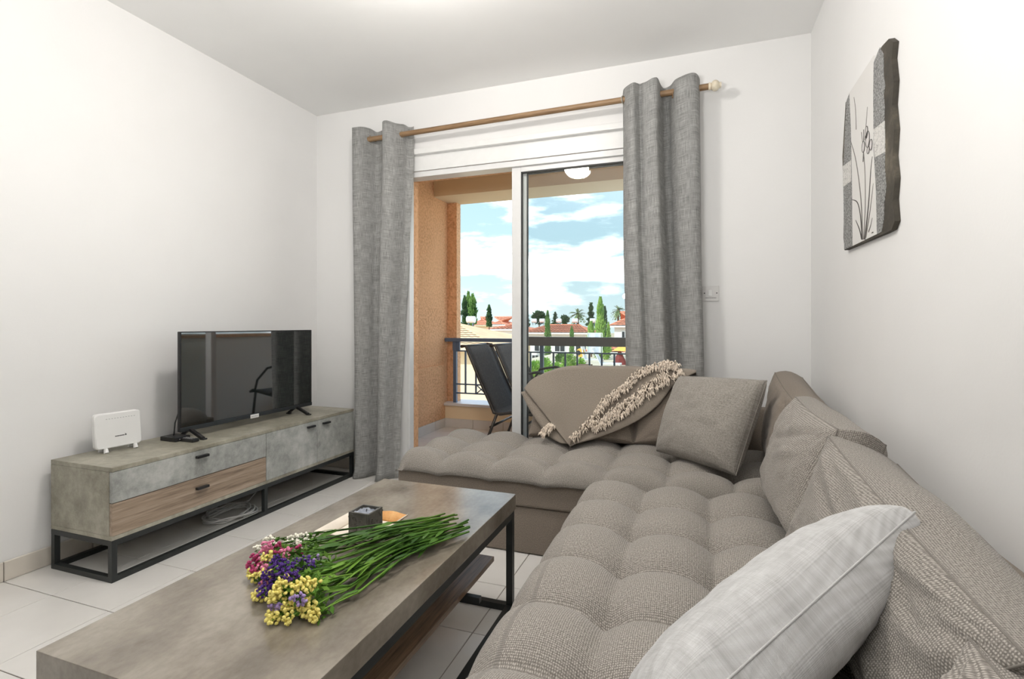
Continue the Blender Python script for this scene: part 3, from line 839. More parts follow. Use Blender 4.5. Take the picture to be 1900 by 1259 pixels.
bq = thing('flower_bouquet', (-0.85, 1.12, TZ), 'bunch of cut statice in yellow, purple, pink and white lying across the table', 'bouquet')
def blossom(seed, n, r, mat, long=1.0):
    random.seed(seed); b = new()
    for i in range(n):
        a = random.uniform(0, 2 * PI); rr = r * math.sqrt(random.random()); z = random.uniform(-1, 1) * r * long
        c = Vector((rr * math.cos(a), rr * math.sin(a), z))
        m = Matrix.Translation(c) @ Matrix.Rotation(random.uniform(0, 3), 4, 'X') @ Matrix.Rotation(random.uniform(0, 3), 4, 'Z') @ Matrix.Diagonal((random.uniform(.7, 1.2), random.uniform(.7, 1.2), random.uniform(.6, 1.0), 1)) @ Matrix.Scale(0.0050 if long < 1.5 else 0.0040, 4)
        bmesh.ops.create_icosphere(b, subdivisions=1, radius=1.0, matrix=m)
    me = bpy.data.meshes.new('blossom'); b.to_mesh(me); b.free(); me.materials.append(mat)
    return me
BL = {}
for k in ('yellow', 'purple', 'pink', 'magenta', 'ivory', 'lilac'):
    BL[k] = [blossom(hash(k) % 97 * 0 + i * 13 + len(k) * 7, 15 if k != 'purple' else 26, 0.0125 if k != 'purple' else 0.010, M['fl_' + k], 1.0 if k != 'purple' else 2.2) for i in range(3)]
random.seed(21)
heads = []
# (pixel of the head, height over the table, colour)
HD = [(500, 1003, .05, 'ivory'), (545, 1000, .05, 'ivory'), (538, 1010, .055, 'ivory'), (563, 997, .05, 'ivory'), (560, 1008, .06, 'ivory'), (478, 1017, .05, 'ivory'), (510, 1012, .06, 'ivory'),
      (490, 1018, .065, 'pink'), (497, 1013, .07, 'pink'), (476, 1035, .045, 'magenta'), (484, 1045, .04, 'pink'), (478, 1052, .035, 'magenta'), (487, 1055, .04, 'pink'), (468, 1049, .03, 'magenta'), (513, 1017, .07, 'magenta'), (550, 1020, .065, 'magenta'), (528, 1028, .075, 'pink'), (490, 1075, .03, 'pink'),
      (520, 1042, .08, 'purple'), (515, 1052, .08, 'purple'), (560, 1040, .075, 'purple'), (568, 1050, .07, 'purple'), (537, 1050, .085, 'purple'), (545, 1068, .075, 'purple'), (530, 1062, .08, 'purple'), (502, 1070, .055, 'purple'), (498, 1085, .045, 'purple'), (495, 1098, .035, 'purple'), (585, 1040, .07, 'lilac'), (553, 1112, .05, 'lilac'), (510, 1125, .03, 'lilac'),
      (470, 1062, .02, 'yellow'), (475, 1070, .02, 'yellow'), (491, 1064, .045, 'yellow'), (480, 1100, .015, 'yellow'), (479, 1108, .012, 'yellow'), (524, 1078, .07, 'yellow'), (520, 1090, .06, 'yellow'), (512, 1097, .055, 'yellow'), (505, 1110, .04, 'yellow'), (517, 1105, .05, 'yellow'), (527, 1087, .065, 'yellow'), (555, 1085, .06, 'yellow'), (562, 1080, .065, 'yellow'), (550, 1095, .055, 'yellow'), (572, 1093, .055, 'yellow'), (583, 1083, .06, 'yellow'), (525, 1118, .03, 'yellow'), (534, 1122, .03, 'yellow'), (520, 1135, .015, 'yellow'), (507, 1140, .014, 'yellow'), (505, 1150, .012, 'yellow'), (527, 1135, .014, 'yellow'), (538, 1147, .012, 'yellow'), (570, 1118, .03, 'yellow'), (577, 1128, .025, 'yellow'), (567, 1137, .014, 'yellow'), (580, 1140, .014, 'yellow'), (587, 1143, .012, 'yellow'), (562, 1125, .02, 'yellow'), (495, 1032, .06, 'yellow')]
NS = 30
ends = []
for i in range(NS):
    e = at_z(random.uniform(815, 872), random.uniform(962, 1000), TZ + 0.012); e.z = TZ + random.uniform(.006, .035)
    ends.append(e)
ends.sort(key=lambda p: p.x - p.y)
groups = [[] for _ in range(NS)]
hs = sorted([(at_z(u, v, TZ + h), c) for u, v, h, c in HD], key=lambda q: (q[0] - Vector((-0.66, 1.42, TZ))).xy.angle_signed(Vector((1, 0))))
for i, q in enumerate(hs): groups[i * NS // len(hs)].append(q)
ends.sort(key=lambda p: (p - Vector((-1.0, 1.0, 0))).xy.angle_signed(Vector((1, 0))))
ends = ends[::-1]
for gi, g in enumerate(groups):
    e = ends[gi]; hc = sum((q[0] for q in g), Vector()) / max(1, len(g))
    if not g: continue
    knot = e.lerp(hc, 0.42) + Vector((random.uniform(-.012, .012), random.uniform(-.012, .012), 0)); knot.z = TZ + 0.012 + 0.05 * random.random()
    kx = Vector((-0.745, 1.235, knot.z)); knot = knot.lerp(kx, 0.35)
    split = e.lerp(hc, 0.78); split.z = max(TZ + 0.008, (hc.z + knot.z) / 2 - 0.004)
    def curve(P, n=5):
        out = []
        for i in range(len(P) - 1):
            p0, p1, p2, p3 = P[max(i - 1, 0)], P[i], P[i + 1], P[min(i + 2, len(P) - 1)]
            for k in range(n):
                s = k / n
                out.append(0.5 * (2 * p1 + (p2 - p0) * s + (2 * p0 - 5 * p1 + 4 * p2 - p3) * s * s + (3 * p1 - p0 - 3 * p2 + p3) * s ** 3))
        return out + [P[-1]]
    b = new()
    tube(b, curve([e, knot, split]), 0.0026, 6)
    for hp, c in g: tube(b, curve([split, split.lerp(hp, .5) + Vector((random.uniform(-.008, .008), random.uniform(-.008, .008), .004)), hp], 4), 0.0016, 5)
    sp = obj('sprig_stem', b, M['stem'] if gi % 3 else M['stemd'], bq, True)
    # winged leaves along the stem and under the heads
    b = new()
    path = curve([e, knot, split], 8)
    for k in range(12):
        p = path[random.randrange(3, len(path) - 1)]; d = (hc - e).normalized()
        L_ = random.uniform(.03, .075); w_ = random.uniform(.003, .007)
        sd = d.cross(Vector((0, 0, 1))).normalized(); up = Vector((0, 0, random.uniform(-.1, .35)))
        dirv = (d + sd * random.uniform(-.35, .35) + up).normalized(); wv = dirv.cross(Vector((random.uniform(-.6, .6), random.uniform(-.6, .6), 1))).normalized()
        vs = []
        for s, ww in ((0, .3), (.35, 1), (.7, .8), (1, .05)):
            c = p + dirv * L_ * s + Vector((0, 0, -.012 * s * s)); c.z = max(c.z, TZ + .002)
            vs.append((b.verts.new(c + wv * w_ * ww), b.verts.new(c - wv * w_ * ww)))
        for i in range(3): b.faces.new((vs[i][0], vs[i][1], vs[i + 1][1], vs[i + 1][0]))
    for hp, c in g:
        for k in range(16):
            p = hp - (hc - e).normalized() * random.uniform(.005, .04) + Vector((random.uniform(-.012, .012), random.uniform(-.012, .012), random.uniform(-.012, .006)))
            p.z = max(p.z, TZ + .003)
            r = random.uniform(.006, .012); a = Vector((random.uniform(-1, 1), random.uniform(-1, 1), random.uniform(-.5, 1))).normalized(); q = a.orthogonal().normalized()
            pts = [p + a * r, p + q * r * .4, p - a * r, p - q * r * .4]
            for x in pts: x.z = max(x.z, TZ + .002)
            b.faces.new([b.verts.new(x) for x in pts])
    obj('leaves', b, M['stemd'] if gi % 2 else M['stem'], sp, True)
    for hp, c in g:
        o = bpy.data.objects.new('blossom', random.choice(BL[c])); COL.objects.link(o); o.parent = sp
        o.location = hp - ORG[sp.name]; d = (hp - split).normalized()
        if o.location.z < 0.0145: o.location.z = 0.0145
        o.rotation_euler = (d + Vector((0, 0, random.uniform(-.2, .5)))).to_track_quat('Z', 'Y').to_euler()

# ------------------------------------------------------------------ corner sofa
def tufted(bm, x0, x1, y0, y1, ztop, zlip, px, py, bx, by, R=0.066, A=0.072, n=0.0105, edge_open=()):
    """tufted cushion: buttons on the grid bx + i*px, by + j*py, round lips down to zlip"""
    def height(x, y):
        s = abs(math.sin(PI * (x - bx) / px)); t_ = abs(math.sin(PI * (y - by) / py))
        puff = (s ** 0.55) * (t_ ** 0.55)
        ridge = 0.55 * max(s, t_) ** 0.8
        but = math.exp(-((math.asin(min(1, s)) * px / PI) ** 2 + (math.asin(min(1, t_)) * py / PI) ** 2) / (2 * 0.026 ** 2))
        return A * (0.72 * puff + 0.28 * ridge) - 0.030 * but - A * 0.72
    def prof(e, r):
        return 0.0 if e >= r else r - math.sqrt(max(0.0, r * r - (r - e) ** 2))
    # parameter lines: dense at the lips, then straight down
    def line(a, b_, oa, ob):
        L_ = b_ - a; pts = []
        k = 0.0
        m = max(8, int(L_ / n))
        pts = [(a + L_ * i / m) for i in range(m + 1)]
        extra = [a + R * (1 - math.cos(PI / 2 * i / 7)) for i in range(1, 7)] if not oa else []
        extra += [b_ - R * (1 - math.cos(PI / 2 * i / 7)) for i in range(1, 7)] if not ob else []
        return sorted(set([round(p, 5) for p in pts + extra]))
    X = line(x0, x1, 'x0' in edge_open, 'x1' in edge_open); Y = line(y0, y1, 'y0' in edge_open, 'y1' in edge_open)
    drop = ztop - zlip
    def z_at(x, y):
        es = []
        if 'x0' not in edge_open: es.append(x - x0)
        if 'x1' not in edge_open: es.append(x1 - x)
        if 'y0' not in edge_open: es.append(y - y0)
        if 'y1' not in edge_open: es.append(y1 - y)
        q = 0.0
        for e in es: q += max(0.0, 1 - max(e, 0) / R) ** 2.2
        q = min(1.0, q)
        f = 1 - math.sqrt(max(0.0, 1 - q))
        h = height(x, y)
        return ztop + h * (1 - q * 0.65) - drop * f + 0.004 * noise.noise(Vector((x * 6, y * 6, 1.7)))
    uvl = bm.loops.layers.uv.verify()
    V = [[bm.verts.new((x, y, z_at(x, y))) for y in Y] for x in X]
    for i in range(len(X) - 1):
        for j in range(len(Y) - 1):
            f = bm.faces.new((V[i][j], V[i + 1][j], V[i + 1][j + 1], V[i][j + 1]))
            for lp in f.loops: lp[uvl].uv = (lp.vert.co.x + lp.vert.co.z * (0.0 if abs(lp.vert.co.x - x0) > R else 1), lp.vert.co.y + (lp.vert.co.z if abs(lp.vert.co.y - y0) < R else 0))
    # close below
    rim_ = [V[i][0] for i in range(len(X))] + [V[-1][j] for j in range(1, len(Y))] + [V[i][-1] for i in range(len(X) - 2, -1, -1)] + [V[0][j] for j in range(len(Y) - 2, 0, -1)]
    low = [bm.verts.new((v.co.x + (0.006 if abs(v.co.x - x0) < 1e-4 else -0.006 if abs(v.co.x - x1) < 1e-4 else 0), v.co.y + (0.006 if abs(v.co.y - y0) < 1e-4 else -0.006 if abs(v.co.y - y1) < 1e-4 else 0), zlip - 0.006)) for v in rim_]
    for k in range(len(rim_)):
        q = (k + 1) % len(rim_)
        bm.faces.new((rim_[k], low[k], low[q], rim_[q]))
    bmesh.ops.recalc_face_normals(bm, faces=bm.faces)
    return z_at

def cube_uv(bm):
    uvl = bm.loops.layers.uv.verify()
    for f in bm.faces:
        a = f.normal; k = max(range(3), key=lambda i: abs(a[i]))
        for lp in f.loops:
            c = lp.vert.co; lp[uvl].uv = (c.y, c.z) if k == 0 else (c.x, c.z) if k == 1 else (c.x, c.y)
def fbox(x0, x1, y0, y1, z0, z1, bev):
    b = B(x0, x1, y0, y1, z0, z1, bev, 3); b.normal_update(); cube_uv(b); return b

SX0, SYF, SXN = -1.395, 2.200, -0.434         # left end, front of the far wing, front of the near wing
SYN = 0.02
so = thing('corner_sofa', (-0.2, 1.6, 0), 'large L shaped corner sofa in taupe woven fabric with button tufted seats', 'sofa')
obj('plinth', fbox(SX0 + 0.02, XR - 0.02, SYF + 0.018, 2.93, 0.004, 0.214, 0.008), M['sofab'], so, True)
obj('seat_rail', fbox(SX0 + 0.004, XR - 0.02, SYF + 0.006, 2.93, 0.217, 0.338, 0.014), M['sofab'], so, True)
obj('plinth', fbox(SXN + 0.02, XR - 0.02, SYN + 0.02, SYF + 0.012, 0.004, 0.214, 0.008), M['sofab'], so, True)
obj('seat_rail', fbox(SXN + 0.006, XR - 0.02, SYN + 0.01, SYF + 0.002, 0.217, 0.338, 0.014), M['sofab'], so, True)
b = new(); zfar = tufted(b, SX0, XR - 0.02, SYF - 0.012, 2.90, 0.418, 0.335, 0.262, 0.245, -1.155, 2.385)
obj('far_seat', b, M['sofa'], so, True)
b = new(); znear = tufted(b, SXN, XR - 0.02, SYN, SYF - 0.016, 0.418, 0.335, 0.238, 0.243, -0.186, 1.893)
obj('near_seat', b, M['sofa'], so, True)
for (nm, zf, xs_, ys_) in (('far', zfar, [-1.155 + .262 * i for i in range(7)], [2.385, 2.63]), ('near', znear, [-.186, .052, .29], [1.893 - .243 * i for i in range(8)])):
    for x in xs_:
        for y in ys_:
            if y < SYN + 0.1: continue
            b = new(); sphere(b, (x, y, zf(x, y) + 0.002), 0.011, 2, (1, 1, 0.35)); obj('button', b, M['sofab'], so, True)
# low fixed back along both walls
obj('backrest', fbox(-0.90, XR - 0.015, 2.885, 2.955, 0.34, 0.62, 0.03), M['sofab'], so, True)
obj('backrest', fbox(XR - 0.115, XR - 0.012, SYN + 0.02, 2.88, 0.34, 0.60, 0.03), M['sofab'], so, True)

def pillow(name, label, cat, BLc, BR, TR, TL, T, mat, edge=0.0, n=44, pinch=0.05, wr=0.006, seed=0, pw=0.42, group=None, folds=(), zmin=None, bow=(0, 0, 0, 0), seam=True, wsc=5.0, parent=None):
    """stuffed cushion through four corners; T half thickness, edge = half thickness of the border"""
    P = [Vector(p) for p in (BLc, BR, TR, TL)]
    nrm = ((P[1] - P[0]).cross(P[3] - P[0]) + (P[2] - P[3]).cross(P[2] - P[1])).normalized()
    c = sum(P, Vector()) / 4
    wd = ((P[1] - P[0]).length + (P[2] - P[3]).length) / 2; ht = ((P[3] - P[0]).length + (P[2] - P[1]).length) / 2
    def mid(s, v):
        a = s * 2 - 1; d = v * 2 - 1
        s2 = 0.5 + 0.5 * a * (1 - pinch * (1 - d * d) * abs(a)); v2 = 0.5 + 0.5 * d * (1 - pinch * (1 - a * a) * abs(d))
        p = (P[0] * (1 - s2) + P[1] * s2) * (1 - v2) + (P[3] * (1 - s2) + P[2] * s2) * v2
        return p
    def thick(s, v, side):
        a = abs(s * 2 - 1); d = abs(v * 2 - 1)
        k = ((1 - a ** 2.6) * (1 - d ** 2.6))
        t_ = edge + (T - edge) * max(k, 0) ** pw
        w = wr * (noise.noise(Vector((s * wsc + seed, v * wsc, side * 3.1 + seed))) + 0.6 * noise.noise(Vector((s * wsc * 2.4, v * wsc * 2.4 + seed, side * 7))))
        # drawn creases running in from the corners
        for (cx, cy) in ((0, 0), (1, 0), (1, 1), (0, 1)):
            r = math.hypot(s - cx, v - cy)
            if r < 0.45: w += wr * 1.2 * math.sin(math.atan2(v - cy, s - cx) * 13 + seed) * (0.45 - r) * min(1, r * 9)
        for (s0, v0, s1, v1, amp, wdt) in folds:
            dx, dy = s1 - s0, v1 - v0; L2 = dx * dx + dy * dy
            q = max(0, min(1, ((s - s0) * dx + (v - v0) * dy) / L2)); di = math.hypot(s - s0 - q * dx, v - v0 - q * dy)
            w += amp * math.exp(-(di / wdt) ** 2) * math.sin(PI * min(1, max(0.02, q * .9 + .1))) ** .5
        return t_ + w * min(1.0, k * 4)
    b = new(); uvl = b.loops.layers.uv.verify()
    A, Bk = [], []
    for i in range(n + 1):
        ra, rb = [], []
        for j in range(n + 1):
            s = 0.5 - 0.5 * math.cos(PI * i / n) * (1.0) ; v = 0.5 - 0.5 * math.cos(PI * j / n)
            s = s * 0.6 + 0.4 * i / n; v = v * 0.6 + 0.4 * j / n
            p = mid(s, v)
            e = i in (0, n) or j in (0, n)
            pa = p + nrm * thick(s, v, 1); pb = p - nrm * thick(s, v, 2)
            if zmin is not None: pa.z = max(pa.z, zmin); pb.z = max(pb.z, zmin)
            va = b.verts.new(pa)
            vb = va if (e and edge == 0) else b.verts.new(pb)
            ra.append(va); rb.append(vb)
        A.append(ra); Bk.append(rb)
    def q(vs, sgn):
        try: f = b.faces.new(vs)
        except ValueError: return
        for lp in f.loops:
            d = lp.vert.co - P[0]
            lp[uvl].uv = (d.dot((P[1] - P[0]).normalized()), d.dot((P[3] - P[0]).normalized()))
    for i in range(n):
        for j in range(n):
            q((A[i][j], A[i + 1][j], A[i + 1][j + 1], A[i][j + 1]), 1)
            q((Bk[i][j], Bk[i][j + 1], Bk[i + 1][j + 1], Bk[i + 1][j]), -1)
    if edge > 0:
        ring = [(i, 0) for i in range(n)] + [(n, j) for j in range(n)] + [(i, n) for i in range(n, 0, -1)] + [(0, j) for j in range(n, 0, -1)]
        cen = c
        rows = []
        for (i, j) in ring:
            pa, pb = A[i][j].co.copy(), Bk[i][j].co.copy(); m_ = (pa + pb) / 2
            out = (m_ - cen); out -= nrm * out.dot(nrm); out.normalize()
            r = [A[i][j]]
            for k in range(1, 5):
                s = k / 5; x = pa.lerp(pb, s) + out * edge * 0.5 * math.sin(PI * s)
                if zmin is not None: x.z = max(x.z, zmin)
                r.append(b.verts.new(x))
            r.append(Bk[i][j]); rows.append(r)
        L_ = len(rows)
        dist = 0
        for k in range(L_):
            r0, r1 = rows[k], rows[(k + 1) % L_]
            step = (r1[0].co - r0[0].co).length
            for m_ in range(5):
                f = b.faces.new((r0[m_], r0[m_ + 1], r1[m_ + 1], r1[m_]))
                for lp, (uu, vv) in zip(f.loops, ((dist, m_), (dist, m_ + 1), (dist + step, m_ + 1), (dist + step, m_))): lp[uvl].uv = (uu, vv * edge * 0.45)
            dist += step
    bmesh.ops.recalc_face_normals(b, faces=b.faces)
    seampts = []
    if seam:
        for side in ((A, Bk) if edge > 0 else (A,)):
            seampts.append([side[i][j].co.copy() for (i, j) in [(i, 0) for i in range(n)] + [(n, j) for j in range(n)] + [(i, n) for i in range(n, 0, -1)] + [(0, j) for j in range(n, -1, -1)]])
    root = thing(name, c, label, cat, group)
    obj('cover', b, mat, root, True)
    b = new()
    for sp_ in seampts: tube(b, sp_, 0.0020 if edge > 0 else 0.0020, 6, False)
    if seam: obj('piping', b, mat, root, True)
    else: b.free()
    return root

SB = M['sofab']
BG = 'loose back cushions of the sofa'
pillow('back_cushion', 'taupe sofa back cushion half covered by the fringed throw', 'cushion', (-0.865, 2.755, .425), (-0.305, 2.755, .425), (-0.315, 2.845, .765), (-0.84, 2.845, .74), .082, SB, .045, seed=1, group=BG, wr=.004)
pillow('back_cushion', 'taupe sofa back cushion between the throw and the square grey pillow', 'cushion', (-0.29, 2.755, .425), (0.20, 2.755, .425), (0.19, 2.835, .69), (-0.30, 2.845, .765), .080, SB, .045, seed=4, group=BG, wr=.004)
pillow('back_cushion', 'brownish sofa back cushion standing in the corner behind the grey pillow', 'cushion', (0.385, 2.80, .43), (0.355, 2.23, .43), (0.425, 2.23, .735), (0.43, 2.80, .80), .10, SB, .06, seed=8, wr=.006, group=BG,
       folds=[(0.75, 1.0, 0.95, 0.75, -.012, .05)])
pillow('back_cushion', 'plump taupe sofa back cushion at the right wall, second from the corner', 'cushion', (0.295, 2.10, .425), (0.315, 1.54, .425), (0.42, 1.60, .745), (0.40, 2.10, .765), .125, M['sofa'], .058, seed=13, wr=.007, group=BG, pw=.5,
       folds=[(0.35, 0.62, 0.95, 0.9, -.010, .03), (0.5, 0.5, 0.9, 0.72, .010, .05), (.2, .95, .55, .8, -.008, .03), (.45, .99, .7, .72, .008, .03)])
pillow('back_cushion', 'taupe sofa back cushion at the right wall with creased top, behind the pale pillow', 'cushion', (0.310, 1.58, .425), (0.335, 0.86, .425), (0.435, 0.74, .635), (0.415, 1.58, .715), .115, M['sofa'], .085, seed=17, wr=.009, group=BG, pw=.5,
       folds=[(.1, .9, .5, .6, .010, .03), (.15, .7, .7, .5, -.010, .03), (.3, .99, .75, .75, .009, .03), (.5, .99, .9, .6, -.010, .03)])
pillow('back_cushion', 'slumped taupe sofa back cushion nearest the viewer with a deep fold', 'cushion', (0.34, 0.83, .425), (0.32, 0.20, .425), (0.40, 0.20, .62), (0.40, 0.81, .62), .125, M['sofa'], .075, seed=23, wr=.011, group=BG, pw=.5, n=60,
       folds=[(.05, .30, .42, .42, -.030, .035), (.05, .40, .45, .52, .022, .05), (.42, .42, .6, .75, -.020, .03), (.1, .8, .5, .62, .012, .04), (.2, .98, .6, .8, -.010, .03)])
pillow('throw_pillow', 'square grey woven pillow leaning on the far back cushions beside the throw', 'pillow', (-0.178, 2.610, .425), (0.160, 2.295, .425), (0.292, 2.435, .805), (-0.070, 2.715, .785), .10, M['gpillow'], 0.0, seed=31, wr=.007, pinch=.015, group='loose pillows on the sofa',
       folds=[(.5, .95, .42, .55, -.006, .02), (.55, .6, .9, .3, .005, .06)])
A_ = Vector((0.366, 1.09, .715)); e1 = Vector((-0.40, -0.40, -0.20)).normalized(); nn = Vector((-.66, .20, .50)); nn = (nn - e1 * nn.dot(e1)).normalized()
e2 = nn.cross(e1).normalized()
if e2.z > 0: e2 = -e2
LPW = 0.60; LPH = 0.32
tl = A_ + e1 * LPW; bl_ = tl + e2 * LPH; br_ = A_ + e2 * LPH
pillow('throw_pillow', 'pale grey chenille pillow leaning in the foreground, nearest to the viewer', 'pillow', br_, bl_, tl, A_, .095, M['lpillow'], 0.0, seed=41, wr=.004, pinch=.05, group='loose pillows on the sofa', n=56, pw=.30)

# ------------------------------------------------------------------ fringed throw over the far back cushions
th = thing('throw_blanket', (-0.5, 2.75, .6), 'taupe wool throw with cream looped fringe draped over the far sofa cushions', 'blanket')
def on_front(u, v, off=0.0):
    Y = 2.66
    for _ in range(6):
        p = at_y(u, v, Y); Y = 2.640 + max(0, p.z - .42) * 0.30 - off
    return at_y(u, v, Y)
def poly(P, s):
    n = len(P) - 1; s = min(max(s, 0), 1) * n; i = min(int(s), n - 1); t_ = s - i
    p0, p1, p2, p3 = P[max(i - 1, 0)], P[i], P[i + 1], P[min(i + 2, n)]
    return [0.5 * (2 * p1[k] + (p2[k] - p0[k]) * t_ + (2 * p0[k] - 5 * p1[k] + 4 * p2[k] - p3[k]) * t_ ** 2 + (3 * p1[k] - p0[k] - 3 * p2[k] + p3[k]) * t_ ** 3) for k in range(2)]
CR = [(972, 720), (990, 702), (1030, 686), (1090, 681), (1140, 682), (1190, 684), (1240, 686), (1292, 690)]
LE = [(972, 720), (1000, 755), (1028, 790), (1057, 827)]
RE = [(1292, 690), (1252, 712), (1222, 750), (1180, 782), (1120, 808), (1057, 827)]
def blanket(s, t_):
    l, r = poly(LE, t_), poly(RE, t_); c = poly(CR, s)
    bu = [c[k] - (CR[0][k] + (CR[-1][k] - CR[0][k]) * s) for k in range(2)]
    u, v = [l[k] + (r[k] - l[k]) * s + bu[k] * (1 - t_) ** 1.5 for k in range(2)]
    p = on_front(u, v)
    # soft drag folds running down to the tip
    p.y -= 0.010 * math.sin(s * 15 + 2.0 * t_) * t_ * (1 - t_) * 2 + 0.012 * noise.noise(Vector((s * 3.5, t_ * 3, 4)))
    return p
b = new(); NT_ = 30
def bl_f(s, q):
    # q 0..0.25 runs behind and over the cushion tops, then down the front
    if q < 0.25:
        k = 1 - q / 0.25
        p = blanket(s, 0.0)
        p.z += 0.006 * math.sin(PI * min(1, k * 2)) - 0.10 * max(0, k - .45) ** 1.2 + .004 * math.sin(s * 22) * (1 - k)
        p.y += 0.19 * min(1, k * 1.25)
        return p
    return blanket(s, (q - 0.25) / 0.75)
grid(b, 48, 44, bl_f, lambda s, q: (s * 0.85, q * 0.6))
o = obj('wool_cloth', b, M['throw'], th, True); md = o.modifiers.new('t', 'SOLIDIFY'); md.thickness = 0.006; md.offset = 1
# the under layer shows as a hem along the left edge and below the right edge
b = new()
HO = [(966, 727), (985, 764), (1003, 790), (1020, 810), (1040, 822)]; HI = [(982, 722), (1004, 752), (1028, 786), (1042, 804), (1060, 824)]
grid(b, 20, 4, lambda s, q: on_front(*[poly(HO, s)[k] * (1 - q) + poly(HI, s)[k] * q for k in range(2)], off=-0.012), lambda s, q: (s * .4, q * .05))
o = obj('hem', b, M['throw'], th, True); md = o.modifiers.new('t', 'SOLIDIFY'); md.thickness = 0.005
def fringe(px, w, cnt, ln=0.022):
    random.seed(int(px[0][0])); b = new()
    for i in range(cnt):
        s = random.random(); c = poly(px, s); t_ = poly(px, min(1, s + .02)); d = Vector((t_[0] - c[0], t_[1] - c[1])).normalized() if s < .97 else Vector((-.7, .7))
        off = random.uniform(-1, 1) * w
        p = on_front(c[0] - d.y * off, c[1] + d.x * off, 0.010)
        dirv = (Vector((random.uniform(-1, 1) * .8 - d.y * (-.6), -random.uniform(.5, 1), random.uniform(-.9, .5)))).normalized() * ln * random.uniform(.6, 1.2)
        q = p + dirv * .55 + Vector((0, 0, .004)); r = p + dirv + Vector((0, 0, -.008))
        tube(b, [p + Vector((0, .006, 0)), q, r], [0.0024, 0.0028, 0.0020], 4)
    o = obj('fringe', b, M['fringe'], th, True); o['kind'] = 'stuff'
fringe([(1236, 676), (1206, 683), (1178, 698), (1159, 717), (1142, 730), (1117, 750), (1093, 782), (1059, 815)], 6.0, 520)
fringe([(1236, 689), (1201, 715), (1174, 737), (1146, 756), (1120, 776), (1098, 790)], 4.5, 300)
fringe([(1264, 687), (1239, 702), (1206, 724), (1180, 744), (1161, 762), (1131, 779), (1100, 797)], 5.0, 380)
fringe([(1258, 679), (1244, 675), (1228, 675)], 5.0, 110)
fringe([(1006, 805), (1026, 788)], 6.0, 150, .016)

# ------------------------------------------------------------------ balcony
BXL, BXR, BYP, BYO = -2.48, 2.3, 4.81, 5.06
bf = struct('balcony_floor', B(-3.0, BXR, WT, BYO, -0.25, -0.026), M['grout'])
me_ = None; p2 = 0.33
for i in range(15):
    for j in range(5):
        x0, y0 = BXL + i * p2, WT + j * p2
        x1, y1 = min(x0 + p2, BXR), min(y0 + p2, BYP)
        if y1 - y0 < .02 or x1 - x0 < .02: continue
        if abs(y1 - y0 - p2) < 1e-4 and abs(x1 - x0 - p2) < 1e-4:
            if me_ is None:
                o = obj('floor_tile', B(-p2 / 2 + .003, p2 / 2 - .003, -p2 / 2 + .003, p2 / 2 - .003, -.028, -.02, .0015, 1), M['btile'], bf); me_ = o.data
            else:
                o = bpy.data.objects.new('floor_tile', me_); COL.objects.link(o); o.parent = bf
            o.location = ((x0 + x1) / 2, (y0 + y1) / 2, 0)
        else:
            obj('floor_tile', B(x0 + .003, x1 - .003, y0 + .003, y1 - .003, -.028, -.02, .0015, 1), M['btile'], bf)
wl2 = new(); box(wl2, BXL - 0.25, BXL, WT, BYO + .02, -0.25, 2.9); box(wl2, BXL, -2.372, 4.905, 5.0, 0.2325, 2.34)
wl2o = struct('wall_balcony_left', wl2, M['orange'])
obj('plinth', B(BXL, BXL + .022, WT + .001, BYP, .0705, .63, .004), M['orange'], wl2o)
for j in range(5):
    y0, y1 = WT + j * p2, min(WT + (j + 1) * p2, BYP)
    obj('skirting_tile', B(BXL, BXL + .026, y0 + .002, y1 - .002, -.02, .07, .0015, 1), M['btile'], wl2o)
pw = struct('parapet', B(BXL, BXR, BYP, BYO, -0.25, 0.205), M['cream'])
for i in range(15):
    x0 = BXL + .012 + i * p2
    obj('skirting_tile', B(x0 + .002, min(x0 + p2, BXR) - .002, BYP - .010, BYP, -.02, .07, .0015, 1), M['btile'], pw)
for i in range(5):
    x0 = BXL + i * 1.0
    obj('cap_slab', B(x0 + .001, min(x0 + 1.0, BXR) - .001, BYP - .03, BYO + .03, 0.2055, 0.232, .003, 1), M['marble'], pw)
lw = struct('wall_balcony_right', B(-0.22, -0.06, WT, 4.80, -0.25, 0.915), M['hwall'])
obj('cap_slab', B(-0.25, -0.03, WT + .001, 4.78, 0.9155, 0.945, .004), M['orange'], lw)  # orange here paints in the warm sunlight on the ledge
struct('trim_2', B(BXL - .25, BXR, 4.60, 5.0, 2.335, 2.9), M['beam'])
struct('ceiling_balcony', B(BXL - .25, BXR, WT, 4.60, 2.56, 2.9), M['beam'])
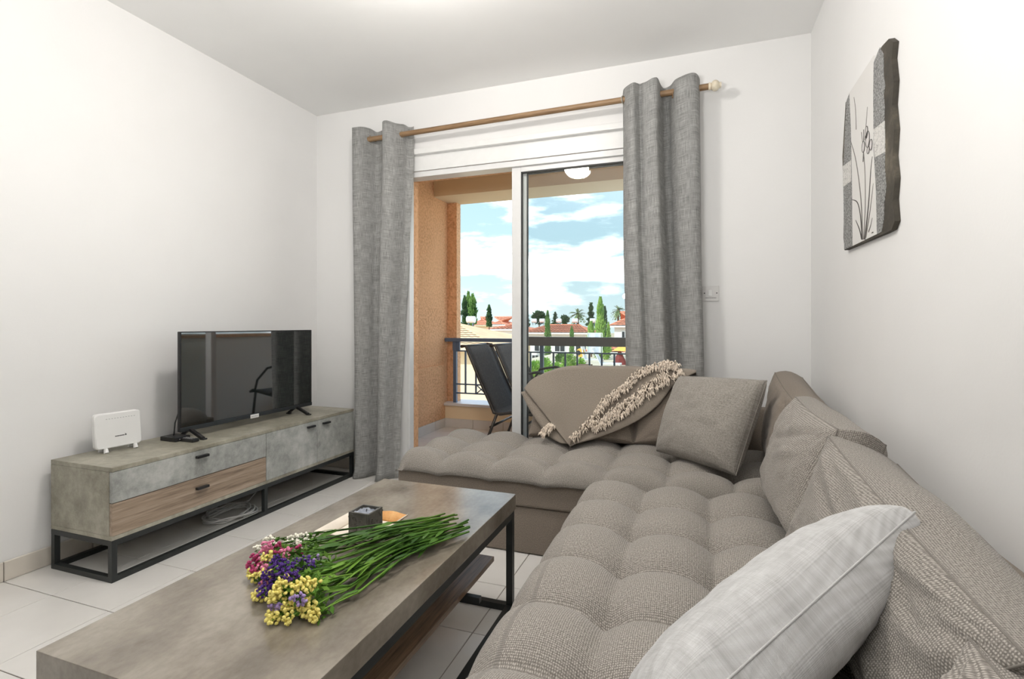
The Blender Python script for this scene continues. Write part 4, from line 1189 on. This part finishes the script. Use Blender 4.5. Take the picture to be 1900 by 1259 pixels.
# railing on the parapet
ra = thing('balcony_railing', (-1.0, 4.855, 0.232), 'blue grey metal railing with balusters and cross motifs on the balcony parapet', 'railing')
RYY = 4.855
b = new(); box(b, -2.474, -1.70, RYY - .03, RYY + .03, .868, .905, .004); obj('handrail', b, M['rail'], ra)
for (a, c) in ((-1.698, -1.07), (-1.068, BXR)):
    obj('handrail_board', B(a, c, RYY - .035, RYY + .035, .838, .925, .004), M['railg'], ra)
obj('post_stub', B(-1.70, -1.62, RYY - .02, RYY + .02, .926, 1.03, .003), M['railg'], ra)
b = new(); box(b, -2.39, -2.31, RYY - .012, RYY + .012, .776, .868, .002); obj('rail_bracket', b, M['rail'], ra)
for z in (.772, .425, .332):
    b = new(); bar(b, (-2.37, RYY, z), (BXR, RYY, z), .014); obj('rail', b, M['rail'], ra)
x = -2.363; k = 0
while x < 1.6:
    b = new()
    bar(b, (x, RYY, .2325 if k % 8 == 0 else .332), (x, RYY, .868 if k % 8 == 0 else .772), .034 if k % 8 == 0 else .016)
    obj('post' if k % 8 == 0 else 'baluster', b, M['rail'], ra)
    if k % 5 == 2:
        b = new(); bar(b, (x + .008, RYY, .336), (x + .108, RYY, .421), .010); bar(b, (x + .008, RYY, .421), (x + .108, RYY, .336), .0098); obj('cross_motif', b, M['rail'], ra)
    x += .118; k += 1

# two nested sling chairs
def sling_chair(dx, label, dz=0.0):
    r = thing('sling_chair', (-1.45 + dx, 4.12, -0.02), label, 'chair', 'nested sling chairs on the balcony')
    y0, y1 = 3.85, 4.40
    T_ = Vector((-1.775 + dx, 0, .865 + dz)); Bm = Vector((-1.53 + dx, 0, .335 + dz)); F = Vector((-1.06 + dx, 0, .40 + dz))
    prof = [T_ + Vector((-.045, 0, .0)), T_, T_.lerp(Bm, .5) + Vector((-.004, 0, 0)), Bm + Vector((-.02, 0, .05)), Bm, Bm + Vector((.05, 0, -.01)), F, F + Vector((.03, 0, -.02))]
    for y in (y0, y1):
        b = new(); tube(b, [p + Vector((0, y, 0)) for p in prof], .014, 8); obj('side_rail', b, M['chairf'], r, True)
        b = new(); tube(b, [(Bm.x + .03, y, Bm.z), (Bm.x - .11, y, -.018)], .012, 8); obj('leg', b, M['chairf'], r, True)
        b = new(); tube(b, [(F.x - .04, y, F.z), (F.x + .02, y, -.018)], .012, 8); obj('leg', b, M['chairf'], r, True)
        if dx < .1: continue
        b = new(); a0 = T_.lerp(Bm, .62)
        tube(b, [(a0.x, y, a0.z), (a0.x + .06, y, a0.z + .10), (a0.x + .2, y, a0.z + .125), (a0.x + .38, y, a0.z + .08), (F.x - .06, y, F.z + .1), (F.x - .03, y, F.z)], .011, 8); obj('armrest', b, M['chairf'], r, True)
    b = new()
    for p in (prof[0], Bm + Vector((-.03, 0, -.12)), F + Vector((.03, 0, -.02))): tube(b, [p + Vector((0, y0, 0)), p + Vector((0, y1, 0))], .010, 8)
    obj('cross_bar', b, M['chairf'], r, True)
    b = new()
    def f(s, v):
        k = s * (len(prof) - 1); i = min(int(k), len(prof) - 2); p = prof[i].lerp(prof[i + 1], k - i)
        return p + Vector((-.004 * math.sin(PI * v), y0 + .012 + (y1 - y0 - .024) * v, -.006 * math.sin(PI * v)))
    grid(b, 28, 6, f, lambda s, v: (s, v))
    o = obj('sling', b, M['sling'], r, True); md = o.modifiers.new('t', 'SOLIDIFY'); md.thickness = .003
    return r
sling_chair(0.0, 'grey sling patio chair on the balcony, the left one of the nested pair')
sling_chair(0.26, 'grey sling patio chair on the balcony, nested in front of the other', 0.01)

# ------------------------------------------------------------------ outside: ground, garden, houses, trees
GZ = -3.2
struct('ground', B(-160, 160, 8, 260, GZ - 1, GZ), M['ground'])
gt = struct('garden_terrace', B(-9, 12, 20, 36, GZ, -0.92), M['paving'])

def roof_tiles(bm, e0, e1, r0, r1, rows, amp, per):
    """ribbed tile slope between eave e0-e1 and ridge r0-r1, stepped by rows"""
    e0, e1, r0, r1 = map(Vector, (e0, e1, r0, r1))
    L_ = (e1 - e0).length; cols = max(6, int(L_ / per) * 4)
    nrm = (e1 - e0).cross(r0 - e0).normalized()
    if nrm.z < 0: nrm = -nrm
    for k in range(rows):
        a, c = k / rows, (k + 1) / rows
        va, vc = [], []
        for i in range(cols + 1):
            s = i / cols
            rip = amp * abs(math.sin(PI * s * L_ / per))
            va.append(bm.verts.new((e0.lerp(r0, a)).lerp(e1.lerp(r1, a), s) + nrm * (rip + amp * 1.1)))
            vc.append(bm.verts.new((e0.lerp(r0, c)).lerp(e1.lerp(r1, c), s) + nrm * rip))
        for i in range(cols): bm.faces.new((va[i], va[i + 1], vc[i + 1], vc[i]))
def house(label, x0, x1, y0, y1, ze, zr, wallm, roofm, wins, hip=0.45, rows=10, per=.6, amp=.05, over=.4, group='houses beyond the balcony', tanks=(), floor=GZ):
    r = thing('house', ((x0 + x1) / 2, (y0 + y1) / 2, floor), label, 'house', group)
    obj('wall', B(x0, x1, y0, y1, floor, ze), wallm, r)
    hx = (y1 - y0) * hip; ym = (y0 + y1) / 2
    a, b_, c, d = (x0 - over, y0 - over, ze), (x1 + over, y0 - over, ze), (x1 + over, y1 + over, ze), (x0 - over, y1 + over, ze)
    p, q = (x0 + hx, ym, zr), (x1 - hx, ym, zr)
    bm = new()
    roof_tiles(bm, a, b_, p, q, rows, amp, per)
    for f in ((b_, c, q), (c, d, p, q), (d, a, p), (a, b_, c, d)): bm.faces.new([bm.verts.new(v) for v in f])
    ro_ = obj('roof', bm, roofm, r, False)
    bm = new(); tube(bm, [p, q], amp * 2, 6); tube(bm, [q, b_], amp * 2, 6); tube(bm, [p, a], amp * 2, 6); obj('ridge_tiles', bm, roofm, ro_, True)
    bm = new(); box(bm, x0 - over, x1 + over, y0 - over - .05, y0 - over + .05, ze - .15, ze + .01); obj('eaves_board', bm, wallm, ro_)
    for (wx0, wx1, wz0, wz1) in wins:
        bm = new()
        for (aa, bb_, cc, dd_) in ((wx0 - .08, wx0, wz0, wz1), (wx1, wx1 + .08, wz0, wz1), (wx0 - .08, wx1 + .08, wz1, wz1 + .08), (wx0 - .12, wx1 + .12, wz0 - .08, wz0), ((wx0 + wx1) / 2 - .03, (wx0 + wx1) / 2 + .03, wz0, wz1)): box(bm, aa, bb_, y0 - .06, y0 + .02, cc, dd_)
        w = obj('window', bm, M['alu'], r)
        obj('pane', B(wx0, wx1, y0 - .02, y0 + .01, wz0, wz1), M['hglass'], w)
    return r
def tank(u, v, Y, rad, label):
    c = at_y(u, v, Y)
    r = thing('water_tank', c - Vector((0, 0, rad)), label, 'water tank', 'white tanks on the roofs')
    b = new(); bmesh.ops.create_cone(b, cap_ends=True, segments=18, radius1=rad, radius2=rad, depth=rad * 2.4, matrix=Matrix.Translation(c) @ Matrix.Rotation(PI / 2, 4, 'Y'))
    obj('barrel', b, M['tank'], r, 40)
    b = new()
    for sx_ in (-.7, .7):
        bar(b, c + Vector((sx_ * rad, -rad * .6, -rad * 2.2)), c + Vector((sx_ * rad, -rad * .3, -rad * .8)), rad * .15); bar(b, c + Vector((sx_ * rad, rad * .6, -rad * 2.2)), c + Vector((sx_ * rad, rad * .3, -rad * .8)), rad * .15)
    obj('stand', b, M['rail'], r)
# near sandy roof on the left
e0 = at_y(932, 641, 13)
house('near house with sandy ribbed roof tiles and cream wall, left of the door post', e0.x - 9.0, e0.x - .35, 13, 16.6, e0.z, 1.13, M['hcream'], M['roofy'], [], hip=.55, rows=12, per=.25, amp=.014, over=.35)
# long terracotta terrace
l, r_ = at_y(975, 615, 55), at_y(1092, 615, 55)
wz = GZ + 1.0
house('long white terrace with terracotta roof behind the cypresses', l.x, r_.x, 55, 62, l.z - .1, 1.02, M['hwall'], M['rooft'],
      [(l.x + 1.1 + 2.35 * i, l.x + 2.2 + 2.35 * i, -1.9, -.75) for i in range(3)] + [(l.x + .8 + 1.6 * i, l.x + 1.5 + 1.6 * i, -3.1, -2.4) for i in range(4)], hip=.25, rows=8, per=.45, amp=.05)
l, r_ = at_y(886, 598, 80), at_y(906, 598, 80)
house('distant pale house between two cypresses, left', l.x - 1.5, r_.x, 80, 86, .95, 2.4, M['hcream'], M['rooft'], [(l.x - .3, l.x + .5, -.4, .5)], rows=6, per=.8)
l, r_ = at_y(912, 598, 74), at_y(935, 598, 74)
house('distant white house with pink tiled roof, right of the lone cypress', l.x, r_.x, 74, 80, 1.05, 2.3, M['hwall'], M['rooft'], [(l.x + .5, l.x + 1.1, -.2, .6)], rows=6, per=.8)
l, r_ = at_y(928, 606, 58), at_y(948, 606, 58)
house('low terracotta roofed house just left of the door post', l.x - 1.2, r_.x + 1.5, 58, 64, .5, 1.15, M['hwall'], M['rooft'], [], rows=6, per=.6)
l, r_ = at_y(1140, 612, 48), at_y(1185, 612, 48)
house('white house with orange hipped roof at the right edge of the pane', l.x, r_.x, 48, 55, .95, 2.3, M['hwall'], M['rooft'], [(l.x + .7, l.x + 1.25, -.15, .4)], hip=.3, rows=7, per=.5)
l = at_y(1090, 640, 40.5)
house('white annex house with flat looking roof behind the garden chairs', l.x, l.x + 2.6, 40.5, 45, -1.1, -.45, M['hwall'], M['rooft'], [(l.x + .5, l.x + 1.1, -2.2, -1.5)], rows=5, per=.6)
for (u, v, Y, rad, lb) in ((874, 592.5, 15.2, .11, 'white water tank on the ridge of the near sandy roof'), (991, 594.5, 58.5, .24, 'white water tank on the terracotta terrace, first from the door post'), (1006, 594.5, 58.5, .24, 'white water tank on the terracotta terrace, second from the door post'),
                           (1037, 594.5, 58.5, .24, 'white water tank on the terracotta terrace, right of the tall dark cypress'), (1067, 594.5, 58.5, .26, 'white water tank on the terracotta terrace, below the palm'), (1100, 594.5, 58.5, .26, 'white water tank at the right end of the terracotta terrace')): tank(u, v, Y, rad, lb)

def spike(bm, p, d, l, w):
    d = d.normalized(); a = d.orthogonal().normalized(); b_ = d.cross(a)
    q = random.uniform(0, 2 * PI); base = [bm.verts.new(p + (a * math.cos(q + k * 2.094) + b_ * math.sin(q + k * 2.094)) * w) for k in range(3)]
    t_ = bm.verts.new(p + d * l)
    for k in range(3): bm.faces.new((base[k], base[(k + 1) % 3], t_))
def tree(name, label, u, vtop, vbase, Y, wpx, kind, mat, cnt=700, ground=GZ, cat='tree', group='trees beyond the balcony'):
    top, bs = at_y(u, vtop, Y), at_y(u, vbase, Y)
    d = Y / (CY + (u - 950) / 950 * SY)
    R_ = wpx / 950 * d / 2; H = top.z - bs.z
    r = thing(name, (top.x, Y, ground), label, cat, group)
    random.seed(int(u * 7 + vtop))
    b = new(); tube(b, [(top.x, Y, ground), (top.x + R_ * .05, Y, bs.z + H * .3), (top.x, Y, top.z - H * .35)], [max(.06, R_ * .13), max(.05, R_ * .1), .03], 7); obj('trunk', b, M['bark'], r, True)
    b = new()
    for i in range(cnt):
        t_ = random.random(); a = random.uniform(0, 2 * PI)
        if kind == 'cypress':
            rad = R_ * (math.sin(PI * min(1, (t_ * .82 + .18))) ** .7) * (1 - .25 * t_) * random.uniform(.55, 1.05) * (1 + .25 * math.sin(t_ * 17 + a * 2))
            p = Vector((top.x + rad * math.cos(a), Y + rad * math.sin(a), bs.z + t_ * H * .96)); dv = Vector((math.cos(a) * .45, math.sin(a) * .45, 1)); L_ = R_ * random.uniform(.35, .7)
        elif kind == 'conifer':
            t_ = t_ ** 1.35
            rad = R_ * (1 - t_) * (0.72 + .28 * math.sin(t_ * 26)) * random.uniform(.4, 1.08)
            p = Vector((top.x + rad * math.cos(a), Y + rad * math.sin(a), bs.z + t_ * H * .96)); dv = Vector((math.cos(a), math.sin(a), random.uniform(-.1, .5))); L_ = R_ * random.uniform(.25, .5)
        else:
            n_ = Vector((random.gauss(0, 1), random.gauss(0, 1), random.gauss(0, 1))).normalized(); k = random.uniform(.7, 1.0) * (1 + .18 * noise.noise(n_ * 2.2 + Vector((u, 0, 0))))
            p = Vector((top.x + n_.x * R_ * k, Y + n_.y * R_ * k, bs.z + H * .5 + n_.z * H * .48 * k)); dv = n_ + Vector((0, 0, .3)); L_ = R_ * random.uniform(.2, .42)
        spike(b, p, dv, L_, L_ * .36)
    # a loose inner core keeps the crown from being see-through
    if kind == 'round': sphere(b, (top.x, Y, bs.z + H * .5), 1, 2, (R_ * .72, R_ * .72, H * .36))
    else: bmesh.ops.create_cone(b, cap_ends=True, segments=9, radius1=R_ * .55, radius2=R_ * (.2 if kind == 'cypress' else .02), depth=H * .8, matrix=Matrix.Translation((top.x, Y, bs.z + H * .42)))
    o = obj('crown', b, mat, r); return r
def palm(label, u, vtop, vbase, Y, wpx):
    top, bs = at_y(u, vtop, Y), at_y(u, vbase, Y)
    d = Y / (CY + (u - 950) / 950 * SY); R_ = wpx / 950 * d / 2
    c = Vector((top.x, Y, top.z - (top.z - bs.z) * .42))
    r = thing('palm_tree', (top.x, Y, GZ), label, 'palm', 'palms beyond the balcony'); random.seed(int(u))
    b = new(); tube(b, [(top.x, Y, GZ), (top.x, Y, c.z - .6), c], [R_ * .14, R_ * .13, R_ * .18], 9); obj('trunk', b, M['bark'], r, True)
    for i in range(34):
        a = i * 2.4; el = random.uniform(-.9, 1.35)
        b = new(); prev = None; pts = []
        for k in range(6):
            s = k / 5; pts.append(c + Vector((math.cos(a) * math.cos(el), math.sin(a) * math.cos(el), math.sin(el))) * R_ * 1.05 * s + Vector((0, 0, -R_ * .45 * s * s)))
        sd = Vector((-math.sin(a), math.cos(a), 0))
        for k in range(1, 6):
            for sg in (-1, 1):
                w = R_ * .20 * (1.1 - abs(k / 5 - .55))
                v0, v1 = pts[k - 1], pts[k]; tip = (v0 + v1) / 2 + sd * sg * w + (v1 - v0) * .6 + Vector((0, 0, -w * .35))
                b.faces.new([b.verts.new(x) for x in (v0, v1, tip)])
        obj('frond', b, M['lf_palm'], r)
tree('cypress', 'tall dark cypress in the clump beside the orange pier, left one', 862, 547, 606, 36, 12, 'cypress', M['lf_dark'])
tree('cypress', 'tall dark cypress in the clump beside the orange pier, middle one and highest', 869, 540, 606, 43, 15, 'cypress', M['lf_mid'])
tree('cypress', 'tall dark cypress in the clump beside the orange pier, right one', 877, 545, 602, 40.5, 16, 'cypress', M['lf_mid'])
tree('cypress', 'lone slim dark cypress between two pale distant houses', 907.5, 565, 606, 50, 11, 'cypress', M['lf_dark'])
tree('pine', 'dark pine showing just right of the door post', 977, 577, 612, 70, 17, 'conifer', M['lf_dark'])
tree('round_tree', 'rounded dark tree behind the two left water tanks', 1000, 577, 600, 68, 24, 'round', M['lf_dark'], 500)
tree('cypress', 'slim leaning cypress in front of the terracotta terrace', 1016, 574, 665, 36, 13, 'cypress', M['lf_mid'], 900)
tree('pine', 'small ragged pine behind the terrace, left of the bush', 1030, 578, 602, 78, 15, 'conifer', M['lf_dark'], 350)
tree('round_tree', 'low round dark tree between the terrace water tanks', 1048, 584, 602, 72, 16, 'round', M['lf_dark'], 400)
palm('bushy palm standing behind the terracotta terrace', 1072, 566, 604, 64.5, 36)
tree('pine', 'pointed dark conifer right of the bushy palm', 1096.5, 560, 604, 72, 18, 'conifer', M['lf_dark'])
tree('cypress', 'very tall light green cypress near the right edge of the pane', 1114, 549, 650, 30, 17, 'cypress', M['lf_lite'], 1300)
tree('cypress', 'dark slim cypress directly behind the very tall light green one', 1122, 566, 640, 38, 12, 'cypress', M['lf_dark'])
tree('cypress', 'short lime green cypress left of the very tall one', 1097, 596, 650, 31, 16, 'cypress', M['lf_lite'])
tree('cypress', 'short lime green cypress right of the very tall one', 1129, 596, 650, 31, 9, 'cypress', M['lf_lite'])
tree('cypress', 'small young cypress in front of the middle of the terrace', 1061, 604, 660, 34, 10, 'cypress', M['lf_mid'])
palm('tall feathery palm at the right edge of the pane', 1147, 556, 600, 60, 30)
SG = 'shrubs in the garden'
for (u, vt, vb, Y, w, mt, lb) in ((992, 668, 700, 19, 26, 'lf_shrub', 'bright green bush low behind the railing, beside the second chair'), (1012, 662, 700, 20.5, 24, 'lf_shrub', 'bright green bush at the foot of the slim cypress'), (1034, 672, 700, 19, 24, 'lf_shrub', 'bright green bush in the middle of the railing view'),
                                  (1056, 655, 692, 22, 26, 'lf_lite', 'lime green bush left of the yellow round sign'), (1041, 654, 676, 26, 20, 'lf_mid', 'mid green hedge bush behind the bright ones'), (1118, 638, 668, 29, 30, 'lf_lite', 'broad green bush behind the garden chairs'), (1078, 664, 690, 21, 18, 'lf_shrub', 'bright bush under the yellow round sign')):
    tree('shrub', lb, u, vt, vb, Y, w, 'round', M[mt], 420, -0.92, 'shrub', SG)
# garden furniture on the terrace
def garden_chair(u, v, Y, label, back):
    c = at_y(u, v, Y); c.z = -0.92; x, y, z = c
    r = thing('garden_chair', c, label, 'chair', 'white garden chairs on the terrace')
    b = new(); box(b, x - .3, x + .5, y - .3, y + .3, z + .36, z + .40); obj('seat', b, M['tank'], r)
    b = new()
    for k in range(7): bar(b, (x - .3, y - .27 + k * .09, z + .40), (x - .3 - back, y - .27 + k * .09, z + 1.0), .05, .03)
    bar(b, (x - .3 - back, y - .32, z + 1.0), (x - .3 - back, y + .32, z + 1.0), .06); obj('backrest', b, M['tank'], r)
    for sx_ in (-.27, .47):
        for sy_ in (-.27, .27):
            b = new(); bar(b, (x + sx_, y + sy_, z + .0005), (x + sx_, y + sy_, z + .36), .045); obj('leg', b, M['tank'], r)
garden_chair(1098, 668, 23.2, 'white plastic garden chair on the terrace, left one', .12)
garden_chair(1129, 670, 21.0, 'white plastic garden chair on the terrace with a strongly reclined back', .32)
c = at_y(1102, 655, 24.6); c.z = -.92
pnl = thing('laundry_rack', c, 'pale blue sheet hung on a rack behind the left garden chair', 'laundry rack')
b = new(); grid(b, 12, 8, lambda s, v: c + Vector((-.28 + .62 * s, .03 * math.sin(s * 9), .55 + 1.0 * v))); o = obj('sheet', b, plain('pale_blue_cloth', lin(206, 214, 228), .9), pnl, True)
b = new(); bar(b, c + Vector((-.33, .05, 1.56)), c + Vector((.39, .05, 1.56)), .03)
for q in (-.33, .39): bar(b, c + Vector((q, .05, .0005)), c + Vector((q, .05, 1.56)), .03)
obj('frame', b, M['tank'], pnl)
c = at_y(1077, 654, 23); sg = thing('round_sign', Vector((c.x, c.y, -.92)), 'yellow round sign on a green post behind the railing', 'sign')
b = new(); disc(b, c, .20, 'Y', .05, 24); obj('disc', b, M['yel'], sg)
b = new(); disc(b, c + Vector((-.10, -.04, 0)), .11, 'Y', .03, 20); obj('dark_spot', b, M['ink'], sg)
b = new(); bar(b, (c.x, c.y + .04, -.9195), (c.x, c.y + .04, c.z + .1), .07); obj('post', b, M['lf_mid'], sg)
c = at_y(1149, 670, 23.5); pr = thing('parasol', Vector((c.x, c.y, -.92)), 'yellow canopy over a folded maroon cloth at the right edge of the pane', 'parasol')
b = new(); bmesh.ops.create_cone(b, cap_ends=False, segments=10, radius1=.62, radius2=.05, depth=.34, matrix=Matrix.Translation((c.x + .3, c.y, .05))); obj('canopy', b, M['yel'], pr)
b = new(); tube(b, [(c.x + .3, c.y, -.9195), (c.x + .3, c.y, .2)], .03, 8); obj('pole', b, M['tank'], pr)
b = new(); bmesh.ops.create_cone(b, cap_ends=True, segments=8, radius1=.36, radius2=.05, depth=.62, matrix=Matrix.Translation((c.x + .02, c.y, -.45))); obj('folded_cloth', b, M['maroon'], pr)
c = at_y(1086, 678, 20.6); c.z = -.92
ft = thing('garden_table', c, 'low tan wooden table on the terrace before the left garden chair', 'table')
b = new(); box(b, c.x - .35, c.x + .25, c.y - .25, c.y + .25, -.62, -.57, .01); obj('tabletop', b, M['bark'], ft)
for q in ((-.3, -.2), (.2, -.2), (.2, .2), (-.3, .2)):
    b = new(); bar(b, (c.x + q[0], c.y + q[1], -.9195), (c.x + q[0], c.y + q[1], -.62), .05); obj('leg', b, M['bark'], ft)
